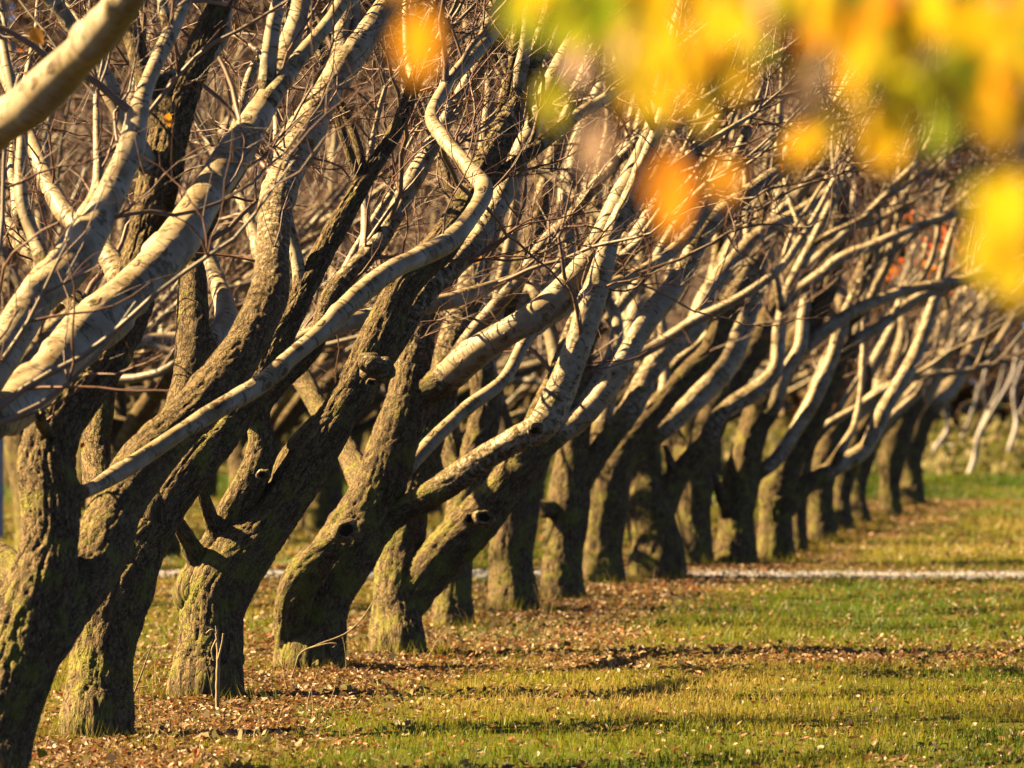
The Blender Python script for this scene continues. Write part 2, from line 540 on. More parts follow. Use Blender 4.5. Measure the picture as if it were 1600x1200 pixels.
def side_dir(t, ang):
    a = rng.normal(0, 1, 3)
    a -= t * a.dot(t)
    a /= np.linalg.norm(a) + 1e-9
    return t * math.cos(ang) + a * math.sin(ang)

def twigs(mb, C, R, level, dens, scale, t0=0.12):
    """side shoots along a branch centre line C with radii R"""
    seglen = np.linalg.norm(np.diff(C, axis=0), axis=1)
    L = seglen.sum()
    if len(C) < 3: return
    n = rng.poisson(L * dens[level])
    for _ in range(n):
        t = t0 + (1 - t0) * rng.random() ** 0.8
        i = min(int(t * (len(C) - 1)), len(C) - 2)
        tg = C[i + 1] - C[i]; tg = tg / (np.linalg.norm(tg) + 1e-9)
        rp = R[i]
        if level == 0:
            l = rng.uniform(0.7, 1.7) * scale; r = min(rp * 0.6, rng.uniform(0.007, 0.019) * scale); ang = rng.uniform(0.45, 1.1); st, wob, up = 0.10, 0.19, 0.04
        elif level == 1:
            l = rng.uniform(0.3, 0.95) * scale; r = min(rp * 0.65, rng.uniform(0.0038, 0.0075)); ang = rng.uniform(0.5, 1.15); st, wob, up = 0.08, 0.21, 0.02
        else:
            l = rng.uniform(0.08, 0.42) * scale; r = min(rp * 0.7, rng.uniform(0.0018, 0.0032)); ang = rng.uniform(0.5, 1.3); st, wob, up = 0.09, 0.17, 0.02
        sd0 = side_dir(tg, ang)
        if sd0[2] < 0.1 and C[i][2] < 2.6: sd0[2] = abs(sd0[2]) + 0.2
        if C[i][2] < 1.5 and level < 2 and rng.random() < 0.7: continue
        P = grow_path(C[i], sd0, l, st, wob, up)
        k = len(P)
        RR = r * (1 - 0.72 * np.linspace(0, 1, k) ** 1.1)
        redness = (0.6, 0.95, 1.0)[level]
        tube(mb, P, RR, (6, 4, 3)[level], np.full(k, redness) * rng.uniform(0.7, 1.0), cap=False)
        if level < 2:
            twigs(mb, P, RR, level + 1, dens, scale, 0.15)

FRONT = []
class Tree:
    def __init__(self, base, D, label, group='bare orchard trees in the front row', name='orchard_tree'):
        self.D = D
        self.base = at(base, 0, D); self.base[2] = 0
        self.root = empty(name, self.base)
        tag(self.root, label, 'tree', group)
        self.crown = MB()
        self.paths = []
        self.k = 0
        FRONT.append(self)
    def world(self, pts, d0=0.0, d1=0.0):
        m = len(pts)
        out = []
        for i, (x, y, w) in enumerate(pts):
            t = i / max(1, m - 1)
            D = self.D + d0 + (d1 - d0) * t
            out.append([*at(x, y, D), 0.5 * w / FPX * D])
        return np.array(out)
    def limb(self, pts, d0=0.0, d1=0.0, rough=(1.0, 1.0), name='limb', flare=False, extend=0.0, detail=1.0, cap=True, shoots=True, label=None):
        W = self.world(pts, d0, d1)
        root_r = 0.0
        if flare:      # root the trunk under the soil
            b = W[0].copy(); b[2] = -0.10; W[0][2] = max(W[0][2], 0.03); W = np.vstack([b, W])
        if not flare and self.paths:
            best = None
            for C_, R_, nm in self.paths:
                dd = np.linalg.norm((C_ - W[0, :3]) * np.array([1, .12, 1]), axis=1) + (0 if nm == "trunk" else 0.12); i_ = int(dd.argmin())
                if best is None or dd[i_] < best[0]: best = (dd[i_], i_, C_, R_)
            dd, i_, C_, R_ = best
            root_r = R_[i_] * 0.8
            if dd < 1.2:
                sl = np.linalg.norm(np.diff(C_, axis=0), axis=1).mean()
                j_ = max(0, i_ - int((0.2 * dd + 0.1 * R_[i_]) / max(sl, 1e-3)))
                cum = np.concatenate([[0], np.cumsum(np.linalg.norm(np.diff(W[:, :3], axis=0), axis=1))])
                shift = (C_[j_][1] - W[0, 1]) * (1 - sstep(0.0, max(0.45 * cum[-1], 0.5), cum))
                for k_ in range(len(W)):      # start at the depth of the wood it grows from
                    f_ = (W[k_, 1] + shift[k_]) / W[k_, 1]
                    W[k_, 0] *= f_; W[k_, 1] *= f_; W[k_, 2] = EYE + (W[k_, 2] - EYE) * f_
                W = np.vstack([[*C_[j_], min(R_[j_] * 0.8, W[0, 3] * 1.05)], W])
        if extend > 0:
            d = W[-1, :3] - W[-2, :3]; d /= np.linalg.norm(d)
            E = grow_path(W[-1, :3], d + np.array([0, rng.normal(0, .15), 0.1]), extend, 0.35, 0.10, 0.03)[1:]
            rr = W[-1, 3] * (1 - 0.65 * np.linspace(0.1, 1, len(E)))
            W = np.vstack([W, np.column_stack([E, rr])])
        L = np.linalg.norm(np.diff(W[:, :3], axis=0), axis=1).sum()
        px = self.D / 5689.0
        rmax = W[:, 3].max()
        isr = max(rough) > 0.35
        cell = px * (2.0 if isr else 3.2) / detail
        m = int(np.clip(L / (cell * 1.35), 12, 420))
        seg = int(np.clip(2 * np.pi * rmax / cell, 9, 150))
        Sx = spline(W, m)
        C, R = Sx[:, :3], np.maximum(Sx[:, 3], 0.003)
        t = np.linspace(0, 1, m)
        rg = rough[0] + (rough[1] - rough[0]) * t
        if not flare: 
            sj = np.maximum(0, t * L - root_r)
            rg = rg + (0.95 - rg) * np.exp(-(sj / (W[0, 3] * 3.0)) ** 2)
            if root_r: R = R * (1 + 0.42 * max(0, 1 - rough[0] * 1.1) * np.exp(-sj / (W[0, 3] * 1.6)))
        
        R = R * (1 + 0.05 * np.sin(t * L * 9 + self.k) )
        wob = (fbm(np.stack([t * L * 3.1, t * 0 + self.k * 3.3, t * 0 + self.D], -1), 2) - 0.5)
        C = C + np.stack([wob, 0 * wob, wob * 0.6], -1) * (R * 0.30)[:, None] * sstep(0.02, 0.1, t)[:, None]
        mb = MB()
        tube(mb, C, R, seg, rg, disp=True, flare=flare, cap=cap)
        o = mb.build(name, M_BARK, self.root, origin=self.base)
        self.k += 1
        if shoots:
            self.paths.append((C, R, name))
        if label: o['label'] = label
        return o
    def random_limb(self, p, d, L, r, rough=(0.7, 0.0)):
        P = grow_path(p, d, L, 0.22, 0.085, 0.035, bias=np.array([0.022, 0, 0]))
        R = r * (1 - 0.62 * np.linspace(0, 1, len(P)))
        px = self.D / 5689.0
        m = int(np.clip(L / (px * 6), 14, 120)); seg = int(np.clip(2 * np.pi * r / (px * 3.2), 8, 48))
        Sx = spline(np.column_stack([P, R]), m)
        mb = MB()
        tube(mb, Sx[:, :3], Sx[:, 3], seg, np.linspace(rough[0], rough[1], m), disp=True)
        mb.build('limb', M_BARK, self.root, origin=self.base)
        self.paths.append((Sx[:, :3], Sx[:, 3], 'limb'))
    def scar(self, x, y, r, D=None, toward=(-0.1, -1, 0.1), hollow=True):
        """old pruning wound: swollen collar round a sunken centre"""
        D = D or self.D
        c = at(x, y, D)
        R = r / FPX * D
        n = np.array(toward, float); n /= np.linalg.norm(n)
        prof = [(1.35, -0.9), (1.25, -0.3), (1.08, 0.12), (0.86, 0.22), (0.66, 0.08), (0.5, -0.22), (0.0, -0.35)]
        if hollow == 'burl': prof = [(1.3, -1.2), (1.25, -.5), (1.1, -.1), (.85, .25), (.5, .42), (.2, .46), (0, .46)]
        elif not hollow: prof = [(1.15, -1.2), (1.02, -0.3), (1.0, 0.0), (0.9, 0.06), (0.5, 0.07), (0.2, 0.05), (0.0, 0.05)]
        C = np.array([c + n * h * R for _, h in prof]); 
        up = np.cross(n, [0, 0, 1.0]); up /= np.linalg.norm(up); w = np.cross(n, up)
        seg = 20
        th = np.linspace(0, 2 * np.pi, seg, endpoint=False)
        lump = 1 + 0.16 * np.sin(th * 2 + x) + 0.08 * np.sin(th * 5 + y)
        V, rg, bcs = [], [], []
        for (q, h), cc in zip(prof, C):
            V.append(cc + (q * R * lump)[:, None] * (np.cos(th)[:, None] * up + np.sin(th)[:, None] * w))
        V = np.array(V).reshape(-1, 3)
        i = np.arange(len(prof) - 1)[:, None] * seg; j = np.arange(seg)[None]; j2 = (j + 1) % seg
        F = np.stack([i + j, i + j2, i + seg + j2, i + seg + j], -1).reshape(-1, 4)
        mb = MB()
        k = 6 * seg if hollow == 'burl' else 4 * seg if hollow else 3 * seg
        att = dict(bc=V * 1.0, rough=np.full(len(V), 0.55 if hollow else 0.9))
        mb.add(V, F[:k], 0, **att)
        if hollow != 'burl': mb.add(V, F[k:], 1, **att)
        mb.build('burl' if hollow == 'burl' else 'pruning_scar', [M_BARK, M_HOLE if hollow else M_CUT], self.root, origin=self.base)
    def leaf(self, p, size, rnd, mat):
        mb = MB()
        leaf_mesh(mb, p, size, rnd)
        mb.build('leaf', mat, self.root, origin=self.base)
    def sub_limb(self, C, R, scale):
        i = int(len(C) * rng.uniform(0.5, 0.9))
        if R[i] < 0.018 or C[i][2] < 1.4: return
        tg = C[min(i + 2, len(C) - 1)] - C[i]; tg /= np.linalg.norm(tg) + 1e-9
        a = rng.choice([-1, 1]) * rng.uniform(0.35, 0.75)
        d = np.array([tg[0] * math.cos(a) - tg[2] * math.sin(a), tg[1] + rng.normal(0, .35), tg[0] * math.sin(a) + tg[2] * math.cos(a)])
        if d[2] < 0.5: d = np.array([tg[0] * .6, d[1], 0.75])
        L = rng.uniform(1.0, 2.3) * scale
        P = grow_path(C[i], d, L, 0.17, 0.16, 0.05, bias=np.array([.02, 0, 0]))
        rr = min(R[i] * 0.62, 0.045) * (1 - 0.66 * np.linspace(0, 1, len(P)))
        px = self.D / 5689.0
        m = int(np.clip(L / (px * 6), 14, 90)); seg = int(np.clip(2 * np.pi * rr[0] / (px * 3.2), 7, 32))
        Sx = spline(np.column_stack([P, rr]), m)
        t_ = np.linspace(0, 1, m)
        Sx[:, 3] *= 1 + 0.35 * np.exp(-t_ * L / 0.08)
        mb = MB(); tube(mb, Sx[:, :3], Sx[:, 3], seg, 0.25 * (1 - t_) + 0.6 * np.exp(-t_ * L / 0.1), disp=True)
        mb.build('limb', M_BARK, self.root, origin=self.base)
        self.paths.append((Sx[:, :3], Sx[:, 3], 'sub'))
    def finish(self, dens=(1.7, 5.0, 8.5), scale=1.0, back=2):
        dens = (dens[0] * 1.15, dens[1] * 0.85, dens[2] * 0.7)
        if self.D > 33:
            tr = [p for p in self.paths if p[2] == 'trunk'][0]
            for _ in range(2 if self.D < 58 else 1):
                i = int(len(tr[0]) * rng.uniform(0.28, 0.6))
                e = rng.uniform(0.62, 1.0)
                d = np.array([math.cos(e), rng.uniform(-.25, .35), math.sin(e)])
                r0 = min(tr[1][i] * 0.56, 0.115)
                L = rng.uniform(2.0, 3.2) * scale
                P = grow_path(tr[0][i], d, L, 0.26, 0.17, 0.06)
                rr = r0 * (1 - 0.62 * np.linspace(0, 1, len(P)))
                Sx = spline(np.column_stack([P, rr]), 60)
                t_ = np.linspace(0, 1, 60)
                Sx[:, 3] *= 1 + 0.35 * np.exp(-np.maximum(0, t_ * L - tr[1][i] * .8) / 0.12)
                mb = MB(); tube(mb, Sx[:, :3], Sx[:, 3], 18, 0.3 * (1 - t_) + 0.6 * np.exp(-t_ * L / 0.25), disp=True)
                mb.build('limb', M_BARK, self.root, origin=self.base)
                self.paths.append((Sx[:, :3], Sx[:, 3], 'limb'))
        for C, R, nm in list(self.paths):
            if (nm == 'limb' or (nm == 'trunk' and R[-1] < 0.12)) and (self.D < 34 or rng.random() < .5):
                for _ in range(rng.integers(1, 3)): self.sub_limb(C, R, scale)
        # limbs that grow away from the camera, out of the top of the trunk
        trunk = [p for p in self.paths if p[2] == 'trunk'][0] if any(p[2] == 'trunk' for p in self.paths) else self.paths[0]
        for q in range(back):
            i = int(len(trunk[0]) * rng.uniform(0.55, 0.9))
            r = min(trunk[1][i] * 0.55, 0.055)
            a = rng.uniform(0.15, 0.85) * math.pi
            e = rng.uniform(0.75, 1.15)
            d = np.array([math.cos(a) * math.cos(e), math.sin(a) * math.cos(e), math.sin(e)])
            self.random_limb(trunk[0][i], d, rng.uniform(2.2, 3.6), r)
        for C, R, nm in self.paths:
            if nm == 'trunk' and R.mean() > 0.06:
                twigs(self.crown, C, R, 1, (0, 0.9, 7), scale, 0.45)
            else:
                twigs(self.crown, C, R, 0, (dens[0] * 0.75, dens[1], dens[2]), scale, 0.45)
                twigs(self.crown, C, R, 1, (0, 2.6, 7), scale, 0.4)
        # the limb ends break up into shoots
            if nm != 'stub':
                tip, tg = C[-1], C[-1] - C[-3]
                tg = tg / (np.linalg.norm(tg) + 1e-9)
                for q in range(4):
                    P = grow_path(tip, side_dir(tg, rng.uniform(0.1, 0.7)), rng.uniform(0.8, 1.8) * scale, 0.12, 0.12, 0.06)
                    rr = min(max(R[-1] * 0.6, 0.006), 0.018) * (1 - 0.75 * np.linspace(0, 1, len(P)))
                    tube(self.crown, P, rr, 6, np.full(len(P), 0.2), cap=False)
                    twigs(self.crown, P, rr, 1, dens, scale, 0.1)
        if self.crown.n:
            self.crown.build('crown', M_TWIG, self.root, origin=self.base)

def leaf_mesh(mb, p, size, rnd, mat=0, normal=None, droop=None):
    """one pointed leaf folded along its midrib"""
    d = np.array(droop if droop is not None else rng.normal(0, 1, 3) + [0, 0, -0.8]); d /= np.linalg.norm(d)
    nrm = np.array(normal if normal is not None else rng.normal(0, 1, 3)); nrm -= d * nrm.dot(d); nrm /= np.linalg.norm(nrm) + 1e-9
    s = np.cross(d, nrm)
    prof = [(0, 0.02), (0.18, 0.26), (0.42, 0.36), (0.68, 0.27), (0.88, 0.11), (1.0, 0.01)]
    curl = rng.uniform(-0.15, 0.3)
    V = []
    for t, w in prof:
        c = p + d * size * t + nrm * size * curl * t * t
        V += [c - s * size * w + nrm * size * w * 0.35, c, c + s * size * w + nrm * size * w * 0.35]
    F = []
    for i in range(len(prof) - 1):
        a = i * 3
        F += [[a, a + 1, a + 4, a + 3], [a + 1, a + 2, a + 5, a + 4]]
    mb.add(np.array(V), np.array(F), mat, rnd=np.full(len(V), rnd))

DET = 1.0
# ---- tree whose trunk stands outside the frame; its limbs sweep across the upper corner
t = Tree(-190, 21.5, 'tree cut off by the picture edge, its smooth pale limbs sweeping across the upper corner')
t.limb([(-190, 1290, 120), (-200, 1100, 115), (-190, 900, 120), (-150, 760, 110), (-90, 690, 85)], 0, 0.2, (1, .8), 'trunk', flare=True)
t.limb([(-110, 710, 84), (-20, 655, 74), (20, 638, 72), (70, 592, 72), (130, 522, 75), (200, 460, 72), (270, 388, 66), (312, 322, 60), (350, 262, 58), (392, 200, 50), (425, 140, 44), (447, 80, 36), (470, 8, 30)], 0.3, 3.4, (.22, .05), extend=1.2)
t.limb([(-130, 740, 74), (-30, 600, 62), (15, 530, 60), (55, 468, 64), (110, 418, 60), (150, 350, 52), (180, 288, 48), (205, 232, 42), (214, 185, 34), (230, 130, 26)], 0.3, 1.6, (.16, .0), extend=1.2)
t.limb([(-120, 700, 54), (-30, 545, 42), (20, 500, 38), (60, 440, 38), (100, 390, 34), (130, 340, 28), (152, 290, 18), (151, 200, 12), (150, 150, 8)], 0.6, 2.0, (.32, .1))
t.limb([(-180, 800, 90), (-160, 520, 84), (-110, 320, 80), (-30, 214, 76), (40, 168, 72), (110, 100, 66), (160, 48, 62), (212, -22, 56)], -1.5, -4.3, (.35, -.1), extend=0.8, shoots=False)
t.finish((1.3, 4.0, 7), back=1)

# ---- T0: leaning trunk at the bottom left, two stems
t = Tree(-14, 22.6, 'nearest leaning trunk with deeply cracked sunlit bark, splitting low into two heavy stems')
t.limb([(-22, 1238, 118), (-8, 1160, 112), (14, 1080, 122), (42, 1000, 118), (66, 920, 106), (76, 860, 94), (80, 790, 96), (78, 720, 88), (92, 660, 84), (128, 606, 82), (168, 548, 80), (200, 480, 72), (222, 400, 62), (240, 320, 64), (258, 240, 62), (275, 180, 58), (300, 110, 50), (330, 40, 42), (352, -20, 36)], 0, 1.6, (1, .75), 'trunk', flare=True, extend=0.6)
t.limb([(66, 1010, 74), (112, 935, 88), (152, 866, 90), (184, 790, 86), (228, 722, 80), (296, 652, 76), (350, 590, 70), (388, 530, 68), (414, 470, 62), (427, 405, 56), (430, 335, 52), (444, 282, 56), (470, 222, 62), (502, 160, 50), (548, 88, 46), (604, 8, 40)], 0.3, 4.4, (1, .10), extend=1.0)
t.limb([(120, 772, 24), (142, 764, 24), (182, 741, 26), (232, 709, 27), (290, 670, 27), (345, 636, 29), (400, 606, 28), (450, 562, 28), (500, 520, 30), (560, 462, 32), (612, 422, 33), (650, 404, 31), (700, 378, 32), (738, 335, 29), (756, 296, 29), (734, 264, 24), (702, 226, 24), (676, 190, 21), (681, 162, 20), (702, 128, 20), (736, 90, 22), (772, 50, 22), (812, 4, 20)], -.2, 4.6, (.28, .0), extend=0.8, detail=1.2, label='thin pale limb that runs up across the other trees and kinks sharply near its end')
t.limb([(62, 940, 60), (22, 892, 54), (-30, 858, 50), (-90, 800, 44)], 0.3, 1.2, (1, .8))
t.limb([(86, 690, 22), (66, 664, 20), (60, 648, 20)], -.28, -.5, (1, 1), 'stub', cap=True)
t.scar(60, 646, 8, 22.1, (-0.7, -0.5, 0.55), hollow=False)
t.limb([(205, 500, 40), (170, 400, 34), (100, 330, 30), (60, 250, 26), (30, 170, 20)], 1.0, 2.2, (.5, .0), extend=0.6)
t.limb([(268, 200, 44), (256, 140, 34), (300, 110, 30), (345, 60, 26), (352, 10, 22)], 1.3, 1.6, (.2, 0), extend=0.6)
t.finish((1.6, 4.5, 8), back=2)

# ---- T1
t = Tree(150, 25.6, 'straight furrowed trunk standing just behind the nearest leaning one, dark with a thin lit edge')
t.limb([(150, 1155, 106), (152, 1100, 104), (156, 1030, 102), (168, 968, 106), (190, 908, 100), (222, 850, 82), (262, 786, 66), (306, 722, 64), (352, 676, 56), (396, 610, 50), (430, 540, 44), (468, 470, 38)], 0, 1.0, (1, .5), 'trunk', flare=True, extend=1.6)
t.limb([(190, 880, 60), (160, 780, 50), (150, 700, 44), (160, 600, 40), (120, 480, 34), (70, 420, 30), (10, 350, 26), (-20, 300, 22)], 0.5, 2.0, (.9, .2), extend=0.8)
t.limb([(236, 800, 60), (262, 700, 50), (290, 600, 46), (300, 520, 50), (300, 440, 48), (296, 395, 44), (330, 330, 30), (380, 250, 24), (430, 120, 22)], 1.0, 2.4, (.9, .35), extend=1.0)
t.limb([(300, 560, 30), (352, 500, 34), (335, 430, 28), (318, 385, 24), (260, 320, 24), (215, 230, 22)], 2.0, 2.4, (.3, .0), extend=0.8)
t.finish((1.9, 5.0, 8), back=3)

# ---- T2
t = Tree(322, 28.9, 'thick dark trunk behind the dry stalk, its long rough stem marked by a round burl')
t.limb([(322, 1092, 108), (324, 1040, 104), (328, 980, 104), (344, 920, 104), (376, 868, 92), (416, 818, 82), (456, 764, 74), (498, 700, 66), (534, 642, 62), (570, 580, 66), (598, 520, 62), (622, 462, 54), (652, 420, 52), (692, 380, 50), (728, 318, 46), (762, 252, 44), (800, 180, 38), (828, 110, 30)], 0, 1.2, (1, .35), 'trunk', flare=True, extend=1.2)
t.limb([(300, 930, 60), (330, 870, 60), (366, 800, 52), (398, 740, 48), (410, 690, 44), (404, 640, 40), (430, 600, 36), (490, 540, 34), (520, 460, 30), (590, 380, 30), (640, 290, 30), (690, 200, 26)], -.3, 1.3, (1, .1), extend=1.0)
t.limb([(312, 880, 40), (292, 842, 30), (276, 812, 20), (268, 786, 12)], -.1, -.1, (1, .9), shoots=False)
t.limb([(346, 850, 36), (330, 812, 26), (318, 776, 19), (310, 744, 12)], -.1, 0, (1, .9), shoots=False)
t.limb([(430, 800, 56), (462, 722, 54), (508, 662, 46), (560, 608, 42), (610, 540, 40), (670, 450, 40), (742, 380, 36), (790, 300, 34), (822, 220, 30)], .4, 1.6, (.9, .0), extend=1.0)
t.limb([(380, 620, 50), (400, 560, 34), (452, 545, 34), (520, 510, 30), (600, 490, 28)], 1.6, 2.4, (.6, .1), extend=1.0)
t.scar(592, 578, 19, 28.75, (0.1, -1, 0.0), 'burl'); t.scar(574, 564, 15, 28.7, (-0.5, -1, 0.3), 'burl'); t.scar(580, 598, 6, 28.4, (-0.1, -1, 0))
t.scar(632, 410, 9, 26.6, (-0.2, -1, 0.35))
t.scar(410, 742, 8, 28.3, (-0.2, -1, 0))
t.finish((1.8, 5.0, 8), back=3)

# ---- T3
t = Tree(485, 31.6, 'mossy trunk with a big round pruning hole and a limb stretching far out low')
t.limb([(482, 1052, 102), (486, 1000, 104), (498, 940, 102), (526, 884, 98), (556, 830, 94), (588, 766, 84), (612, 700, 74), (632, 640, 70), (640, 590, 62), (650, 540, 54), (664, 480, 46), (700, 424, 40), (744, 368, 36), (790, 300, 32), (818, 224, 28), (838, 140, 24)], 0, 1.2, (1, .0), 'trunk', flare=True, extend=1.0)
t.limb([(456, 1026, 44), (458, 960, 58), (470, 908, 62), (498, 872, 52), (528, 846, 38)], -.1, -.2, (1, 1), shoots=False)
t.limb([(580, 832, 52), (604, 812, 46), (650, 786, 42), (700, 756, 42), (750, 720, 42), (800, 690, 42), (846, 666, 46), (872, 620, 48), (896, 560, 46), (920, 490, 42), (940, 425, 38), (958, 360, 30), (990, 290, 22)], -.3, .3, (.62, .12), extend=1.0, detail=1.1)
t.limb([(630, 650, 50), (652, 624, 46), (700, 588, 46), (750, 546, 48), (802, 514, 45), (858, 478, 46), (905, 430, 46), (940, 376, 44), (972, 312, 42), (998, 254, 34), (1018, 200, 25)], -.2, .7, (.3, .12), extend=1.2, detail=1.1)
t.limb([(612, 760, 30), (642, 726, 22), (684, 680, 24), (732, 636, 22), (788, 592, 20), (826, 524, 22), (870, 490, 24), (930, 455, 20), (984, 432, 18), (1040, 400, 19), (1092, 346, 18)], .3, 2.6, (.3, .0), extend=1.0)
t.limb([(580, 780, 50), (548, 715, 40), (500, 640, 34), (455, 560, 30), (430, 480, 26)], .6, 2.5, (.9, .3), extend=1.4)
t.scar(541, 829, 15, 31.15, (0.25, -1, 0.05)); t.scar(836, 673, 9, 31.2, (-0.1, -1, -0.2))
t.finish((1.7, 4.8, 7.5), back=3)

# ---- T4
t = Tree(622, 33.4, 'forked trunk whose low leaning stem carries two close pruning holes')
t.limb([(622, 1028, 82), (619, 970, 78), (620, 900, 76), (628, 840, 70), (640, 780, 60), (660, 700, 58), (690, 610, 52), (708, 540, 50), (728, 480, 50), (745, 420, 44), (768, 340, 38), (800, 250, 32), (815, 160, 26)], 0, 1.6, (1, .0), 'trunk', flare=True, extend=1.0)
t.limb([(630, 960, 50), (652, 916, 70), (692, 868, 76), (736, 822, 70), (778, 772, 62), (812, 722, 56), (836, 676, 48), (862, 610, 40), (890, 540, 36), (930, 450, 34), (990, 380, 30)], -.1, .8, (1, .1), extend=1.0)
t.limb([(812, 736, 44), (858, 692, 36), (900, 660, 36), (930, 630, 34), (960, 590, 34), (985, 545, 34), (1010, 500, 36), (1040, 465, 36), (1070, 420, 34), (1095, 370, 30), (1125, 335, 32), (1165, 305, 28), (1215, 270, 24), (1250, 240, 18)], -.1, 1.5, (.35, .05), extend=0.8)
t.scar(735, 811, 9, 33.0, (-0.2, -1, 0.2)); t.scar(756, 809, 12, 32.95, (0.1, -1, 0.2))
t.finish((1.6, 4.5, 7), back=3)

# ---- T5 .. T18
def tree(base, D, label, trunk, limbs, dens=(1.2, 3.6, 5.5), back=2, rough=(1, .35), ext=1.0, scale=1.0):
    t = Tree(base, D, label)
    t.limb(trunk, 0, 0.6, rough, 'trunk', flare=True, extend=ext)
    for L in limbs:
        pts, d1 = L[0], L[1]
        t.limb(pts, 0.05, d1, L[2] if len(L) > 2 else (.5, .05), shoots=not (len(L) > 3 and L[3] == 0), extend=L[3] if len(L) > 3 else 0.8 * ext)
    t.finish(dens, back=back, scale=scale)
    return t
tree(708, 37.4, 'short shaded trunk glimpsed in the gap under the low leaning stem',
     [(708, 982, 60), (706, 920, 58), (712, 860, 58), (728, 790, 54), (742, 720, 50), (760, 640, 46), (752, 560, 42), (790, 470, 36), (830, 380, 32), (850, 300, 28)],
     [([(730, 780, 40), (706, 700, 40), (690, 620, 44), (712, 540, 52), (740, 460, 48), (752, 380, 40), (790, 290, 32)], 1.5)])
tree(803, 39.7, 'broad upright trunk with a moss green lit side, standing right of the forked trunk',
     [(803, 960, 74), (801, 900, 72), (804, 840, 72), (810, 780, 70), (826, 726, 62), (848, 676, 52), (872, 610, 44), (898, 540, 42), (930, 470, 36), (980, 380, 30)],
     [([(820, 740, 46), (790, 680, 38), (770, 620, 36), (760, 560, 36), (800, 480, 34), (872, 430, 30), (886, 340, 34), (895, 270, 36), (930, 160, 26)], 1.4),
      ([(840, 700, 34), (866, 650, 30), (870, 560, 26), (830, 440, 24), (780, 360, 20)], 1.0)])
t7 = tree(880, 42.5, 'trunk carrying a black sawn-off stub on its side at knee height',
     [(880, 936, 64), (878, 880, 62), (884, 820, 64), (892, 760, 62), (896, 700, 54), (896, 640, 44), (906, 560, 38), (930, 480, 34), (960, 400, 28)],
     [([(900, 752, 44), (948, 692, 36), (985, 640, 36), (1010, 590, 36), (1040, 545, 38), (1080, 516, 36), (1100, 470, 30), (1122, 438, 28), (1150, 402, 26), (1190, 364, 22), (1240, 336, 20), (1290, 304, 18), (1332, 262, 14)], 2.0, (.55, .1)),
      ([(890, 800, 30), (860, 796, 29), (842, 796, 28)], -.1, (1, 1), 0)])
tree(945, 45.1, 'trunk between the stubbed trunk and the stout pollard-like one, dark on its right half',
     [(945, 920, 62), (944, 870, 60), (948, 800, 62), (956, 745, 56), (978, 700, 44), (1012, 655, 38), (1050, 612, 36), (1082, 578, 36), (1110, 548, 34), (1130, 500, 40), (1150, 462, 38), (1176, 415, 28)],
     [([(950, 740, 40), (940, 680, 34), (950, 610, 30), (985, 520, 28), (1000, 430, 24)], 1.2), ([(960, 730, 36), (1010, 690, 34), (1060, 650, 34), (1110, 600, 40), (1148, 540, 42), (1170, 470, 36), (1190, 400, 28), (1215, 330, 22)], 1.6)])
tree(1025, 46.2, 'stoutest squat trunk beside the gravel path, dividing into two thin crooked arms',
     [(1026, 908, 86), (1022, 850, 82), (1016, 800, 78), (1006, 752, 56), (1000, 700, 42), (1010, 640, 34), (1060, 560, 30), (1100, 480, 26)],
     [([(1012, 812, 62), (1036, 780, 50), (1056, 748, 38), (1080, 720, 34), (1104, 690, 30), (1120, 654, 26), (1150, 630, 28), (1190, 604, 28), (1214, 570, 24), (1220, 504, 20), (1236, 446, 20), (1270, 380, 16)], 1.0, (.6, .2)),
      ([(1054, 752, 20), (1046, 720, 15), (1038, 694, 9)], .1, (.8, .6), 0)])
tree(1085, 49.9, 'plain trunk at the near end of the gravel path, half hidden by the squat one',
     [(1084, 887, 58), (1082, 820, 56), (1084, 760, 58), (1096, 700, 52), (1120, 640, 48), (1150, 588, 44), (1184, 538, 42), (1212, 478, 36), (1242, 416, 28), (1280, 340, 22)],
     [([(1090, 740, 40), (1050, 680, 32), (1040, 600, 30), (1090, 510, 28), (1120, 420, 24)], 1.5)])
tree(1150, 50.2, 'trunk with a small pointed side prong, first one standing beyond the gravel path',
     [(1150, 884, 62), (1148, 830, 58), (1152, 780, 58), (1162, 724, 52), (1178, 664, 48), (1206, 604, 46), (1234, 556, 46), (1258, 516, 38), (1290, 460, 30), (1310, 380, 24)],
     [([(1140, 812, 30), (1126, 772, 20), (1112, 736, 12)], -.2, (.8, .5), 0), ([(1150, 800, 34), (1180, 745, 24), (1215, 715, 22), (1262, 640, 24), (1300, 560, 22)], .6)])
tree(1212, 50.9, 'trunk beyond the path with a long low limb that reaches far over the grass',
     [(1212, 880, 56), (1210, 820, 54), (1214, 770, 56), (1234, 716, 48), (1262, 660, 46), (1292, 600, 42), (1312, 540, 34), (1324, 486, 28), (1360, 400, 22)],
     [([(1218, 790, 44), (1262, 756, 30), (1306, 730, 26), (1346, 706, 26), (1364, 680, 24), (1382, 640, 24), (1404, 604, 24), (1428, 560, 24), (1446, 514, 20), (1466, 450, 14)], 1.6, (.45, .1)),
      ([(1300, 728, 18), (1322, 690, 14), (1336, 662, 10), (1345, 610, 9)], 1.0, (.2, .1))])
tree(1246, 53.5, 'slim straight trunk just past the one with the long low limb',
     [(1247, 866, 30), (1246, 810, 30), (1250, 750, 30), (1264, 690, 28), (1290, 620, 26), (1330, 550, 24), (1350, 470, 20)], [], (0.9, 3, 4.5), back=1, ext=0.35, scale=0.62)
